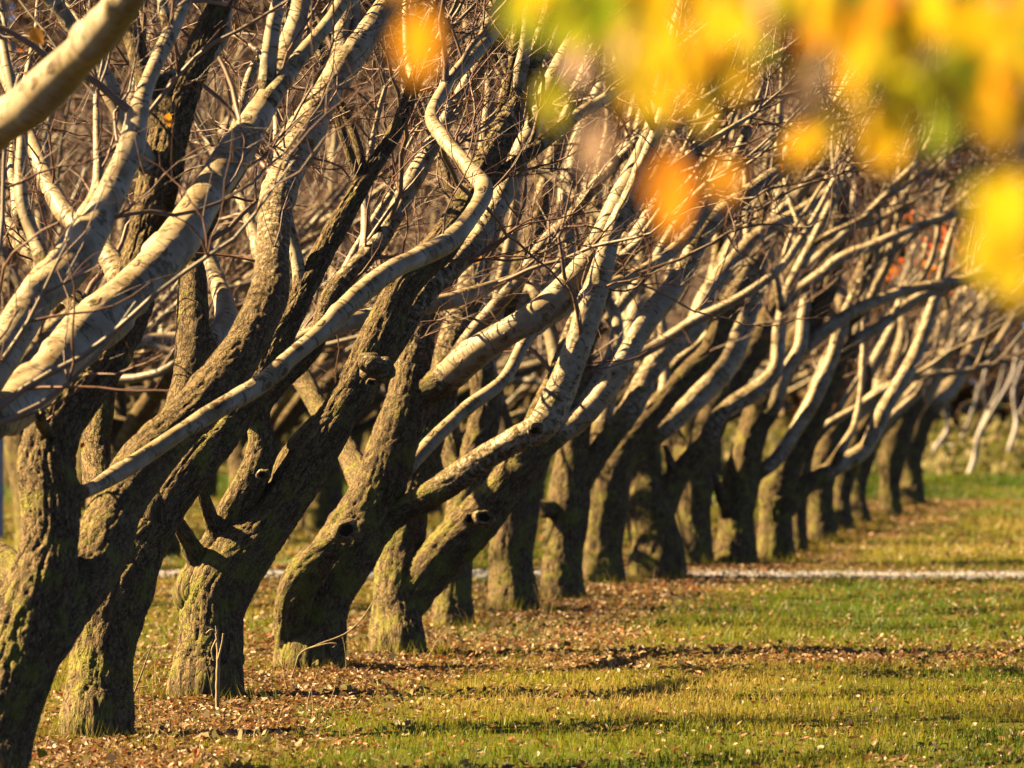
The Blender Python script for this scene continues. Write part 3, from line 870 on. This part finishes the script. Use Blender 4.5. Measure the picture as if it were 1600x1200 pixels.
tree(1284, 56.9, 'mid sized trunk with a wavy thin limb rising from its fork',
     [(1285, 850, 44), (1283, 790, 42), (1286, 735, 44), (1302, 680, 38), (1330, 640, 28), (1352, 596, 22), (1346, 540, 18), (1352, 490, 16), (1380, 420, 14)],
     [([(1290, 730, 34), (1262, 670, 26), (1280, 600, 26), (1320, 500, 24), (1300, 410, 20), (1330, 330, 18)], 1.0)], (0.9, 3, 4.5), back=1, ext=0.35, scale=0.62)
tree(1318, 60.3, 'narrow trunk bowed like a bracket, fourth from the far end of the row',
     [(1318, 836, 34), (1312, 790, 32), (1318, 745, 34), (1336, 690, 32), (1372, 630, 28), (1398, 570, 24), (1412, 520, 18)],
     [([(1322, 740, 24), (1310, 680, 20), (1350, 600, 20), (1400, 500, 18), (1420, 420, 14)], 1.0)], (0.9, 3, 4.5), back=1, ext=0.35, scale=0.62)
tree(1344, 64.6, 'slender trunk third from the far end of the row, curving away near its top',
     [(1345, 821, 32), (1340, 780, 30), (1346, 730, 32), (1366, 680, 30), (1400, 640, 24), (1430, 560, 22), (1452, 500, 16)],
     [([(1350, 720, 24), (1370, 640, 22), (1380, 560, 20), (1420, 460, 18), (1440, 400, 12)], 1.2)], (0.9, 3, 4.5), back=1, ext=0.35, scale=0.62)
tree(1392, 68.4, 'last but one trunk of the row, its stem rising in a tall smooth sweep',
     [(1393, 809, 34), (1390, 770, 32), (1393, 720, 38), (1408, 670, 44), (1430, 610, 36), (1446, 560, 30), (1466, 530, 24), (1492, 480, 18), (1514, 432, 12)],
     [([(1400, 690, 28), (1430, 640, 22), (1460, 600, 18), (1480, 540, 14), (1500, 500, 10)], .8)], (0.9, 3, 4.5), back=1, ext=0.35, scale=0.62)
t18 = tree(1424, 74.9, 'farthest trunk of the row, a heavy pale limb ending in an open two pronged fork',
     [(1425, 790, 40), (1424, 750, 38), (1419, 700, 42), (1430, 650, 36), (1440, 590, 28), (1450, 530, 22)],
     [([(1424, 700, 34), (1448, 640, 36), (1478, 612, 32), (1502, 578, 28), (1516, 548, 22), (1530, 510, 14), (1537, 488, 9)], 1.0, (.4, .1), 0.2),
      ([(1512, 562, 18), (1532, 562, 13), (1552, 546, 12), (1572, 514, 9), (1582, 496, 7)], 1.0, (.2, .1), 0.2)], (1.2, 3.2, 6), back=1, ext=0.2, scale=0.6)

# ---- rows behind: built once per kind, then copied
def proto_tree(seed):
    root = empty('orchard_tree', (0, 0, 0))
    tag(root, 'bare orchard tree standing blurred in the rows behind the front row', 'tree', 'orchard trees in the rows behind')
    crown = MB()
    P = grow_path((0, 0, -0.05), (0.12, 0, 1), 1.25, 0.2, 0.06, 0.02)
    R = np.linspace(0.21, 0.17, len(P))
    Sx = spline(np.column_stack([P, R]), 40)
    mb = MB(); tube(mb, Sx[:, :3], Sx[:, 3], 30, np.full(40, 1.0), disp=True, flare=True)
    mb.build('trunk', M_BARK, root)
    top = P[-1]
    k = 5
    for q in range(k):
        a = 2 * math.pi * q / k + rng.uniform(-.4, .4)
        e = rng.uniform(0.55, 1.05)
        d = np.array([math.cos(a) * math.cos(e) + 0.28, math.sin(a) * math.cos(e), math.sin(e)])
        L = rng.uniform(3.0, 4.4)
        G = grow_path(top - np.array([0, 0, rng.uniform(0.1, 0.4)]), d, L, 0.25, 0.085, 0.03, bias=np.array([.015, 0, 0]))
        Rr = rng.uniform(0.075, 0.10) * (1 - 0.72 * np.linspace(0, 1, len(G)))
        Sx = spline(np.column_stack([G, Rr]), 60)
        mb = MB(); tube(mb, Sx[:, :3], Sx[:, 3], 14, np.linspace(0.8, 0.0, 60), disp=True)
        mb.build('limb', M_BARK, root)
        for w in range(3):
            i = rng.integers(12, 42)
            tg = Sx[i + 1, :3] - Sx[i, :3]; tg /= np.linalg.norm(tg)
            G2 = grow_path(Sx[i, :3], side_dir(tg, rng.uniform(.4, .8)), rng.uniform(1.4, 2.6), 0.2, 0.09, 0.05)
            R2 = Sx[i, 3] * 0.7 * (1 - 0.7 * np.linspace(0, 1, len(G2)))
            tube(crown, G2, R2, 8, np.full(len(G2), 0.0))
            twigs(crown, G2, R2, 0, (1.0, 3.4, 4.5), 1.0, 0.15)
            twigs(crown, G2, R2, 1, (1.0, 3.4, 4.5), 1.0, 0.15)
        twigs(crown, Sx[:, :3], Sx[:, 3], 0, (1.5, 3.6, 4.5), 1.0, 0.25)
    crown.build('crown', M_TWIG, root)
    return root
protos = [proto_tree(i) for i in range(4)]
spots = []
for off, y0, y1 in ((5.2, 41, 100), (10.2, 58, 104), (15.4, 80, 112), (20.6, 100, 116)):
    y = y0
    while y < y1:
        spots.append((row_x(y) - off + rng.normal(0, .15), y + rng.normal(0, .2)))
        y += 2.75 + rng.normal(0, .15)
for i, (x, y) in enumerate(spots):
    if i < 4: r = protos[i]
    else:
        src = protos[i % 4]
        r = src.copy(); COL.objects.link(r)
        for ch in src.children:
            c = ch.copy(); COL.objects.link(c); c.parent = r
    r.location = (x, y, 0)
    r.rotation_euler = (0, math.radians(rng.uniform(-3, 6)), rng.choice([0, 1, 2, 3, 4, 5]) * 0.35 - 0.9)
    s = rng.uniform(0.9, 1.12); r.scale = (s, s, s)

# ---- woodland far behind the orchard
def leaf_cloud(mb, P, size, mat, rlo=0, rhi=1):
    n = len(P)
    q = np.array([[-.5, 0, -.6], [.5, 0, -.6], [.35, 0, .5], [-.35, 0, .6]])
    a = rng.normal(0, 1, (n, 3)); a /= np.linalg.norm(a, axis=1)[:, None]
    b = np.cross(a, rng.normal(0, 1, (n, 3))); b /= np.linalg.norm(b, axis=1)[:, None]
    s = size * rng.uniform(.6, 1.4, n)
    V = P[:, None, :] + (q[None, :, 0, None] * a[:, None, :] + q[None, :, 2, None] * b[:, None, :]) * s[:, None, None]
    rr = np.repeat(rng.uniform(rlo, rhi, n), 4)
    F = np.arange(n * 4).reshape(n, 4)
    mb.add(V.reshape(-1, 3), F, mat, bc=V.reshape(-1, 3), rough=np.zeros(n * 4), rnd=rr)
_tube_add = MB.add
mb = MB()
class MBR(MB):
    def add(self, v, f, mat=0, **att):
        att.setdefault('rnd', np.full(len(np.asarray(v).reshape(-1, 3)), 0.3))
        MB.add(self, v, f, mat, **att)
mb = MBR()
for i in range(46):
    x = -24 + (i % 23) * 2.3 + rng.normal(0, .5); y = (136 if i < 23 else 148) + rng.normal(0, 2)
    H = rng.uniform(15.5, 19)
    P = grow_path((x, y, -0.2), (rng.normal(0, .08), 0, 1), H, 1.2, 0.05, 0.03)
    R = 0.22 * (1 - 0.85 * np.linspace(0, 1, len(P)))
    tube(mb, P, R, 7, np.full(len(P), .8), mat=0)
    pts = []
    for k in range(34):
        j = rng.integers(1, len(P) - 1)
        a = rng.uniform(0, 6.28)
        G = grow_path(P[j], (math.cos(a), math.sin(a), .7), rng.uniform(1.5, 4.0) * (1.1 - .6 * j / len(P)), 0.5, 0.16, 0.05)
        tube(mb, G, 0.06 * (1 - .85 * np.linspace(0, 1, len(G))), 4, np.full(len(G), .2), mat=0, cap=False)
        for u in range(7):
            g2 = grow_path(G[rng.integers(1, len(G))], rng.normal(0, 1, 3) + [0, 0, .6], rng.uniform(.5, 1.4), .35, .2, .05)
            tube(mb, g2, 0.018 * (1 - .7 * np.linspace(0, 1, len(g2))), 3, np.full(len(g2), .2), mat=0, cap=False)
            pts.append(g2[rng.integers(0, len(g2), 5)] + rng.normal(0, .2, (5, 3)))
    leaf_cloud(mb, np.concatenate(pts), 0.17, 1)
    nq = 2300
    leaf_cloud(mb, np.stack([x + rng.normal(0, 1.3, nq), y + rng.normal(0, 1.2, nq), H * rng.uniform(0, 1, nq) ** 1.3], -1), 0.27, 1)
tag(mb.build('woodland', [M_BARK, M_RUSSET], smooth=True), 'far brown autumn woodland closing the view behind the orchard', 'woodland', kind='stuff')

# low green and straw undergrowth at the woodland edge
mb = MBR()
n = 16000
x = rng.uniform(-16, 15, n); y = rng.uniform(99, 128, n)
z = rng.uniform(0, 1, n) ** 1.3 * (0.2 + 1.1 * fbm(np.stack([x * .5, y * .3, 0 * x], -1), 2)) * sstep(98, 106, y)
leaf_cloud(mb, np.stack([x, y, z], -1), 0.14, 0)
tag(mb.build('undergrowth', M_HERB), 'green and yellow undergrowth at the far edge of the lawn', 'undergrowth', kind='stuff')

def shrub(px, py, D, label, stems, col=M_WHITEWOOD):
    b = at(px, 600, D); b[2] = 0
    r = empty('pale_shrub', b); tag(r, label, 'shrub', 'pale shrubs beyond the end of the row')
    cr = MB()
    for L in stems:
        W = np.array([[*at(x, y, D + rng.normal(0, .4)), .5 * w / FPX * D] for x, y, w in L])
        Sx = spline(W, 26)
        m_ = MB(); tube(m_, Sx[:, :3], Sx[:, 3], 7, np.zeros(26), disp=False)
        m_.build('stem', col, r, origin=b)
        twigs(cr, Sx[:, :3], Sx[:, 3], 1, (1, 5, 5), 1.6, 0.25)
    cr.build('crown', M_TWIG, r, origin=b)
shrub(1515, 745, 100, 'pale stemmed shrub leaning over the far lawn just past the last tree', [[(1514, 742, 9), (1524, 712, 9), (1530, 680, 9), (1545, 645, 9), (1560, 610, 7), (1572, 560, 5)], [(1530, 680, 7), (1552, 640, 6), (1580, 590, 5), (1590, 540, 4)], [(1545, 645, 6), (1536, 600, 5), (1550, 540, 4)]])
shrub(1575, 740, 103, 'pale stemmed shrub standing nearest the picture edge at the far lawn', [[(1572, 742, 8), (1578, 700, 8), (1588, 660, 7), (1584, 610, 6), (1600, 560, 5)], [(1588, 660, 6), (1606, 620, 5), (1622, 570, 4)]])
shrub(1450, 740, 108, 'pale shrub half hidden behind the last trunk', [[(1446, 740, 9), (1462, 700, 8), (1480, 670, 7), (1475, 620, 5), (1500, 560, 4)], [(1462, 700, 6), (1498, 690, 6), (1520, 640, 5), (1530, 600, 4)]])

# ------------------------------------------------------------------ grass and fallen leaves
def blades(n, y0, y1, h, w, nseg, thr):
    x, y = scatter(n, y0, y1)
    lt = litter(x, y)
    keep = (rng.random(n) > lt * thr) & (np.abs(y - path_y(x)) > 0.85 + 0.35 * rng.random(n) ** 2)
    cl = fbm(np.stack([x * 5, y * 3.2, 0 * x], -1), 3)
    keep &= rng.random(n) < 0.30 + 1.3 * sstep(0.35, 0.65, cl)
    x, y, cl, lt = x[keep], y[keep], cl[keep], lt[keep]; n = len(x)
    z = ground_z(x, y) - 0.004
    hh = h * rng.uniform(0.45, 1.35, n) * (0.6 + 0.9 * cl) * (1 - .35 * lt); ww = w * rng.uniform(.6, 1.4, n)
    az = rng.uniform(0, 6.28, n); lean = rng.uniform(0.1, 1.0, n); la = rng.uniform(0, 6.28, n)
    sx, sy = np.cos(az) * ww, np.sin(az) * ww
    lx, ly = np.cos(la) * lean, np.sin(la) * lean
    patch = fbm(np.stack([x * 0.7, y * 0.35, 0 * x + 9], -1), 3)
    rn = np.clip(0.40 - 0.4 * sstep(76, 84, y) - 0.30 * np.exp(-((x - 1.6) / 1.3) ** 2 - ((y - 39.5) / 2.6) ** 2) + (patch - .5) * 2.2 + rng.normal(0, .20, n) + .25 * lt, 0, 1)
    if nseg == 2:
        V = np.stack([np.stack([x - sx, y - sy, z], -1), np.stack([x + sx, y + sy, z], -1),
                      np.stack([x - sx * .7 + lx * hh * .3, y - sy * .7 + ly * hh * .3, z + hh * .6], -1),
                      np.stack([x + sx * .7 + lx * hh * .3, y + sy * .7 + ly * hh * .3, z + hh * .6], -1),
                      np.stack([x + lx * hh, y + ly * hh, z + hh * (1 - .25 * lean)], -1)], 1)
        b = (np.arange(n) * 5)[:, None]
        mbq.add(V.reshape(-1, 3), np.concatenate([b + [0, 1, 3], b + [0, 3, 2], b + [2, 3, 4]]), rnd=np.repeat(rn, 5))
    else:
        V = np.stack([np.stack([x - sx, y - sy, z], -1), np.stack([x + sx, y + sy, z], -1), np.stack([x + lx * hh, y + ly * hh, z + hh], -1)], 1)
        mbq.add(V.reshape(-1, 3), np.arange(n * 3).reshape(n, 3), rnd=np.repeat(rn, 3))
mbq = MB()
blades(150000, 20.3, 33, 0.050, 0.0020, 2, 0.80)
blades(150000, 33, 50, 0.055, 0.0032, 1, 0.80)
blades(130000, 50, 100, 0.065, 0.0065, 1, 0.75)
for tr in FRONT:
    n = 420
    a = rng.uniform(0, 6.28, n); q = rng.uniform(.16, .42, n)
    x = tr.base[0] + np.cos(a) * q; y = tr.base[1] + np.sin(a) * q
    z = ground_z(x, y) - .005; hh = rng.uniform(.03, .13, n) * (0.4 + 1.1 * fbm(np.stack([x * 6, y * 6, 0 * x], -1), 2)); w = .0022 * tr.D / 30
    la = rng.uniform(0, 6.28, n); ln = rng.uniform(.2, .9, n)
    V = np.stack([np.stack([x - w, y, z], -1), np.stack([x + w, y, z], -1), np.stack([x + np.cos(la) * ln * hh, y + np.sin(la) * ln * hh, z + hh], -1)], 1)
    mbq.add(V.reshape(-1, 3), np.arange(n * 3).reshape(n, 3), rnd=np.repeat(rng.uniform(.2, 1, n), 3))
tag(mbq.build('grass', M_GRASS, smooth=False), 'short yellowing grass between the tree row and the picture edge', 'grass', kind='stuff')

def leaves(n, y0, y1, size, mb, base=0.06):
    x, y = scatter(n, y0, y1)
    lt = litter(x, y)
    cl = fbm(np.stack([x * 3, y * 2, 0 * x + 3], -1), 2)
    keep = rng.random(n) < (base + lt ** 1.4 * 1.35) * (0.4 + 1.1 * cl) * np.where(np.abs(y - path_y(x)) < 0.9, .22, 1)
    x, y = x[keep], y[keep]; n = len(x)
    z = ground_z(x, y) + rng.uniform(0.004, 0.030, n)
    prof = [(-0.5, 0.03), (-0.1, 0.30), (0.3, 0.22), (0.5, 0.02)]
    s = size * rng.uniform(.5, 1.35, n)
    az = rng.uniform(0, 6.28, n)
    d = np.stack([np.cos(az), np.sin(az), rng.normal(0, .45, n)], -1); d /= np.linalg.norm(d, axis=1)[:, None]
    up = np.stack([rng.normal(0, .5, n), rng.normal(0, .5, n), np.ones(n)], -1)
    sd_ = np.cross(d, up); sd_ /= np.linalg.norm(sd_, axis=1)[:, None]
    up = np.cross(sd_, d)
    curl = rng.uniform(0.1, 0.9, n)
    c0 = np.stack([x, y, z], -1)
    rows = []
    for t_, w_ in prof:
        c = c0 + d * (s * t_)[:, None] + up * (s * curl * t_ * t_)[:, None]
        e = (s * w_)[:, None]
        rows += [c - sd_ * e + up * e * curl[:, None], c + 0 * up, c + sd_ * e + up * e * curl[:, None]]
    V = np.stack(rows, 1)
    f = []
    for i in range(3):
        a = i * 3
        f += [[a, a + 1, a + 4, a + 3], [a + 1, a + 2, a + 5, a + 4]]
    F = (np.array(f)[None] + (np.arange(n) * 12)[:, None, None]).reshape(-1, 4)
    mb.add(V.reshape(-1, 3), F, rnd=np.repeat(rng.random(n) ** 0.9, 12))
mbl = MB()
leaves(80000, 20.3, 33, 0.034, mbl, .09)
leaves(80000, 33, 50, 0.040, mbl, .11)
leaves(50000, 50, 90, 0.048, mbl, .12)
tag(mbl.build('fallen_leaves', M_LITTER, smooth=False), 'curled brown fallen leaves strewn under the row and over the grass', 'fallen leaves', kind='stuff')

# weeds: small broad leaves and dry stems close to the trunks
mbw = MBR()
n = 9000
x, y = scatter(n, 20.3, 40)
k = (litter(x, y) > 0.25) & (fbm(np.stack([x * 4, y * 2.5, 0 * x + 12], -1), 2) > 0.56)
x, y = x[k], y[k]
leaf_cloud(mbw, np.stack([x, y, ground_z(x, y) + rng.uniform(0.005, 0.06, len(x))], -1), 0.026, 0)
tag(mbw.build('weeds', M_HERB, smooth=False), 'small green weeds among the leaf litter by the trunks', 'weeds', kind='stuff')
mbs = MB()
for q in range(240):
    D = math.sqrt(random.uniform(23 ** 2, 44 ** 2)); u = random.uniform(-1.2, 1.1)
    x = row_x(D) + u
    P = grow_path((x, D, 0), (rng.normal(0, .5), rng.normal(0, .3), 1), rng.uniform(.06, .28), .05, .16, -.02)
    tube(mbs, P, np.linspace(.0018, .0007, len(P)), 3, np.zeros(len(P)), cap=False)
tag(mbs.build('dry_stems', M_STRAW), 'thin dry weed stems standing up between the trunks', 'dry stems', kind='stuff')

# ---- the dry broken stalk in front of the third trunk
def stalk(name, label, cat, lines, D, seg=7):
    b = at(lines[0][0][0], 600, D); b[2] = 0
    r = empty(name, b); tag(r, label, cat)
    for i, L in enumerate(lines):
        W = np.array([[*at(x, y, D - .1 * i), .5 * w / FPX * D] for x, y, w in L])
        Sx = spline(W, 22)
        m_ = MB(); tube(m_, Sx[:, :3], Sx[:, 3] * (1 + .12 * np.sin(np.arange(22) * 1.9)), seg, np.zeros(22))
        m_.build('stem' if i == 0 else 'side_stem', M_STRAW, r, origin=b)
stalk('dry_stalk', 'broken upright straw coloured stalk standing before the trunk with the burl', 'dry stalk',
      [[(340, 1118, 7), (340, 1070, 7), (341, 1020, 6), (338, 985, 5)], [(341, 1030, 4), (347, 1005, 3), (349, 990, 3)], [(338, 988, 4), (330, 984, 3), (322, 990, 3)], [(338, 1000, 4), (331, 1016, 3), (334, 1032, 3)], [(339, 990, 3), (337, 978, 2)]], 27.6)
stalk('bent_stem', 'long dry stem arching up from the foot of the mossy trunk', 'dry stem',
      [[(462, 1040, 3), (470, 1020, 3), (500, 1006, 3), (540, 990, 3), (566, 966, 2.4), (583, 940, 2)], [(480, 1014, 3), (510, 1006, 2.4), (526, 1006, 2), (520, 1012, 1.6)], [(462, 1040, 2), (455, 1060, 2)]], 30.4, 5)
stalk('bent_stem', 'short grey stick poking up from the grass between the first trunks', 'dry stem',
      [[(206, 1092, 3), (222, 1050, 3), (236, 1010, 2)], [(214, 1075, 2), (230, 1072, 2)]], 26.4, 5)

# ---- grey post far back at the picture's edge, teal tape on a branch
m_ = MB()
b = at(1, 600, 58); b[2] = 0
tube(m_, np.array([b, b + [0, 0, .4], b + [0, 0, 1.05]]), np.array([.03, .03, .03]), 12)
pt = m_.build('metal_post', M_POST); pt.name = 'metal_post'
tag(pt, 'pale grey metal post far back behind the leaning trunk', 'post')
m_ = MB()
p = at(826, 392, 38.5)
tube(m_, np.array([p + [-.015, 0, -.05], p, p + [.02, 0, .05]]), np.array([.036, .038, .036]), 12, cap=True)
tag(m_.build('marking_tape', M_TAPE), 'teal marking tape wound round a branch high in the row', 'tape')

# ---- leftover leaves in the bare crowns
def hang(tree_i, x, y, D, px, rnd, mat=M_RED):
    FRONT[tree_i].leaf(at(x, y, D), px / FPX * D, rnd, mat)
hang(1, 48, 44, 20.5, 34, .9); hang(1, 264, 176, 23.6, 24, .9); hang(0, 130, 690, 22.2, 12, .1)
hang(5, 752, 396, 34.0, 20, .8); hang(5, 878, 494, 34.5, 14, .1); hang(4, 866, 500, 34.2, 13, .0)
for q in range(46):
    i = int(rng.integers(1, 13)); C_, R_, _n = FRONT[i].paths[rng.integers(1, len(FRONT[i].paths))]
    k_ = rng.integers(len(C_) // 2, len(C_))
    FRONT[i].leaf(C_[k_] + rng.normal(0, .06, 3), rng.uniform(.03, .05), rng.random(), M_RED)
for q in range(170):
    c = [(1440, 345, 24, 16), (1425, 365, 14, 18), (1415, 425, 22, 14), (1480, 370, 20, 30), (1500, 420, 26, 24)][q % 5]
    i = 17 if q % 2 else 18
    hang(i, rng.normal(c[0], c[2] * .8), rng.normal(c[1], c[3] * .8), 64.5 + rng.normal(0, .8), rng.uniform(9, 15), rng.random())

# ------------------------------------------------------------------ the near tree whose yellow leaves hang into the picture
r = empty('young_tree', (1.55, 5.4, 0))
tag(r, 'nearby tree with out of focus yellow and orange leaves hanging before the row', 'tree')
bpos = np.array([1.55, 5.4, 0])
def nt(name, P, R, seg, rough):
    Sx = spline(np.column_stack([P, R]), 40)
    m_ = MB(); tube(m_, Sx[:, :3], Sx[:, 3], seg, np.full(40, rough), disp=True)
    m_.build(name, M_BARK, r, origin=bpos)
    return Sx
nt('trunk', np.array([[1.55, 5.4, -.1], [1.5, 5.4, .9], [1.42, 5.35, 1.9], [1.2, 5.3, 2.7], [1.1, 5.2, 3.4]]), np.array([.12, .10, .09, .07, .04]), 40, 1.0)
NEAR = 5.3
def A(x, y, d=0.0): return at(x, y, NEAR + d)
br = []
br.append(nt('limb', np.array([[1.4, 5.35, 2.0], [.9, 5.0, 2.05], A(1700, -60, .25), A(1560, -20, .2), A(1350, 0, .1), A(1150, -30), A(950, -40), A(820, -60)]), np.array([.035, .022, .014, .010, .008, .006, .005, .003]), 12, 0.1))
br.append(nt('limb', np.array([[1.3, 5.33, 2.3], [.9, 5.1, 2.0], A(1700, 190, .5), A(1610, 235, .4), A(1540, 210, .3), A(1450, 130, .2)]), np.array([.03, .024, .016, .011, .007, .003]), 12, 0.3))
br.append(nt('limb', np.array([A(1660, -60, .3), A(1620, 120, .25), A(1600, 240, .2), A(1590, 330, .1)]), np.array([.009, .007, .005, .003]), 9, 0.1))
br.append(nt('limb', np.array([A(1560, -20, .2), A(1500, 60, .1), A(1420, 120, .0), A(1390, 170, 0)]), np.array([.006, .005, .004, .002]), 9, 0.1))
br.append(nt('limb', np.array([A(1350, 0, .1), A(1290, 80, 0), A(1270, 160, 0), A(1272, 210, 0)]), np.array([.005, .004, .003, .002]), 8, 0.1))
br.append(nt('limb', np.array([A(1150, -30), A(1100, 60), A(1060, 130), A(1052, 230)]), np.array([.005, .004, .003, .002]), 8, 0.1))
br.append(nt('limb', np.array([A(950, -40), A(940, 40), A(930, 130), A(934, 200)]), np.array([.004, .004, .003, .002]), 8, 0.1))
# (x, y, width px, height px, colour 0 green .25 lime .5 yellow .75 orange .9 rust 1 pink)
LV = [(665, 72, 62, 118, .72), (650, -40, 60, 90, .7), (820, 20, 80, 90, .24), (790, 40, 60, 60, .3), (862, 160, 60, 80, .36), (905, 100, 60, 70, 1.0), (935, 232, 84, 84, .98),
      (880, 40, 70, 80, .3), (940, 20, 70, 80, .1), (960, 80, 80, 80, .38), (990, 60, 80, 80, .6), (990, 130, 100, 90, .5), (1020, 160, 80, 80, .46), (1040, 60, 90, 80, .66), (1060, 110, 80, 90, .55),
      (1090, 150, 110, 90, .62), (1110, 60, 90, 90, .72), (1130, 100, 70, 80, .45), (1100, 180, 80, 50, .5), (1150, 40, 80, 90, .6), (1180, 60, 60, 80, .3), (1195, 20, 76, 100, 1.0), (1240, 40, 60, 90, .95),
      (1048, 300, 74, 130, .84), (1060, 330, 60, 80, .8), (1140, 282, 60, 70, .74), (1268, 150, 76, 100, .98), (1274, 240, 56, 96, .66), (1250, 110, 60, 70, .4),
      (1330, 30, 90, 90, .6), (1300, 60, 90, 100, .72), (1350, 80, 90, 90, .45), (1390, 40, 100, 100, .8), (1385, 150, 110, 110, .3), (1385, 222, 120, 90, .64), (1360, 200, 80, 80, .58), (1420, 200, 90, 80, .42),
      (1440, 60, 80, 90, .1), (1430, 110, 90, 90, .32), (1480, 120, 90, 100, .5), (1480, 40, 90, 90, .6), (1530, 30, 100, 90, .5), (1560, 20, 80, 80, .95), (1530, 90, 90, 90, .1), (1500, 180, 80, 90, .2),
      (1580, 100, 90, 110, .5), (1592, 170, 70, 80, .5), (1540, 150, 80, 80, .15), (1460, 160, 80, 90, .24), (1480, 220, 80, 80, .18), (1560, 360, 110, 130, .48), (1590, 320, 90, 110, .52), (1530, 400, 90, 80, .45), (1590, 410, 100, 90, .5), (1600, 30, 80, 80, .55), (1545, 355, 90, 100, .5), (1575, 380, 100, 120, .47), (1600, 370, 90, 100, .53), (1570, 310, 70, 80, .44),(1525, 310, 50, 70, .3),
      (1405, 190, 100, 100, .5), (1360, 225, 80, 80, .62), (1560, 330, 100, 110, .48), (1598, 440, 90, 80, .52), (1550, 420, 100, 90, .46), (1430, 170, 90, 90, .58), (1300, 200, 70, 80, .5), (1160, 120, 80, 80, .58), (1340, 130, 80, 70, .36), (1410, 240, 90, 60, .6), (1320, 0, 100, 60, .6), (1230, 0, 80, 60, .3), (1080, 10, 100, 60, .7), (1000, 10, 90, 60, .2), (900, 5, 90, 60, .25), (1450, 0, 110, 70, .55), (1390, -5, 100, 60, .8)]
for (x, y, w, h, c) in LV:
    m_ = MB()
    dd = rng.uniform(-.28, .28) if y < 300 or x < 1500 else rng.uniform(-.6, -.35)
    size = 1.0 * h / FPX * (NEAR + dd)
    p = at(x, y - h * .5, NEAR + dd)
    leaf_mesh(m_, p, size, min(1, max(0, c + rng.normal(0, .02))), normal=(-0.65 + rng.normal(0, .15), (.75 if .05 < c < .93 and not 900 < x < 1000 else -.5) + rng.normal(0, .15), 0.4), droop=(rng.normal(0, .16), rng.normal(0, .2), -1))
    # leaf stalk up to the nearest branch
    allp = np.concatenate([b_[:, :3] for b_ in br])
    q = allp[np.argmin(np.linalg.norm(allp - p, axis=1))]
    lf = m_.build('leaf', M_AUT, r, origin=bpos)
    ms = MB(); tube(ms, np.array([q, (q + p) / 2 + [0, 0, .01], p]), np.array([.0011, .001, .0009]), 5, np.full(3, .8), cap=False)
    st = ms.build('leaf_stalk', M_TWIG, lf)
for q in range(150):
    x = rng.uniform(840, 1640); lim = np.interp(x, [840, 1000, 1110, 1190, 1290, 1360, 1500, 1640], [50, 130, 110, 0, 20, 130, 220, 230])
    y = rng.uniform(-60, lim)
    dd = rng.uniform(-.35, .45)
    m_ = MB(); p = at(x, y - 40, NEAR + dd)
    leaf_mesh(m_, p, rng.uniform(70, 110) / FPX * NEAR, rng.choice([.08, .22, .34, .45, .5, .55, .6, .66, .74]), normal=(-0.8 + rng.normal(0, .35), 0.7 + rng.normal(0, .3), 0.5), droop=(rng.normal(0, .3), rng.normal(0, .3), -1))
    q_ = allp[np.argmin(np.linalg.norm(allp - p, axis=1))]
    lf = m_.build('leaf', M_AUT, r, origin=bpos)
    ms = MB(); tube(ms, np.array([q_, (q_ + p) / 2 + [0, 0, .01], p]), np.array([.0011, .001, .0009]), 5, np.full(3, .8), cap=False)
    ms.build('leaf_stalk', M_TWIG, lf)
print('TRIS', sum(sum(p.loop_total - 2 for p in me.polygons) if len(me.polygons) < 0 else len(me.loops) - 2 * len(me.polygons) for me in bpy.data.meshes))
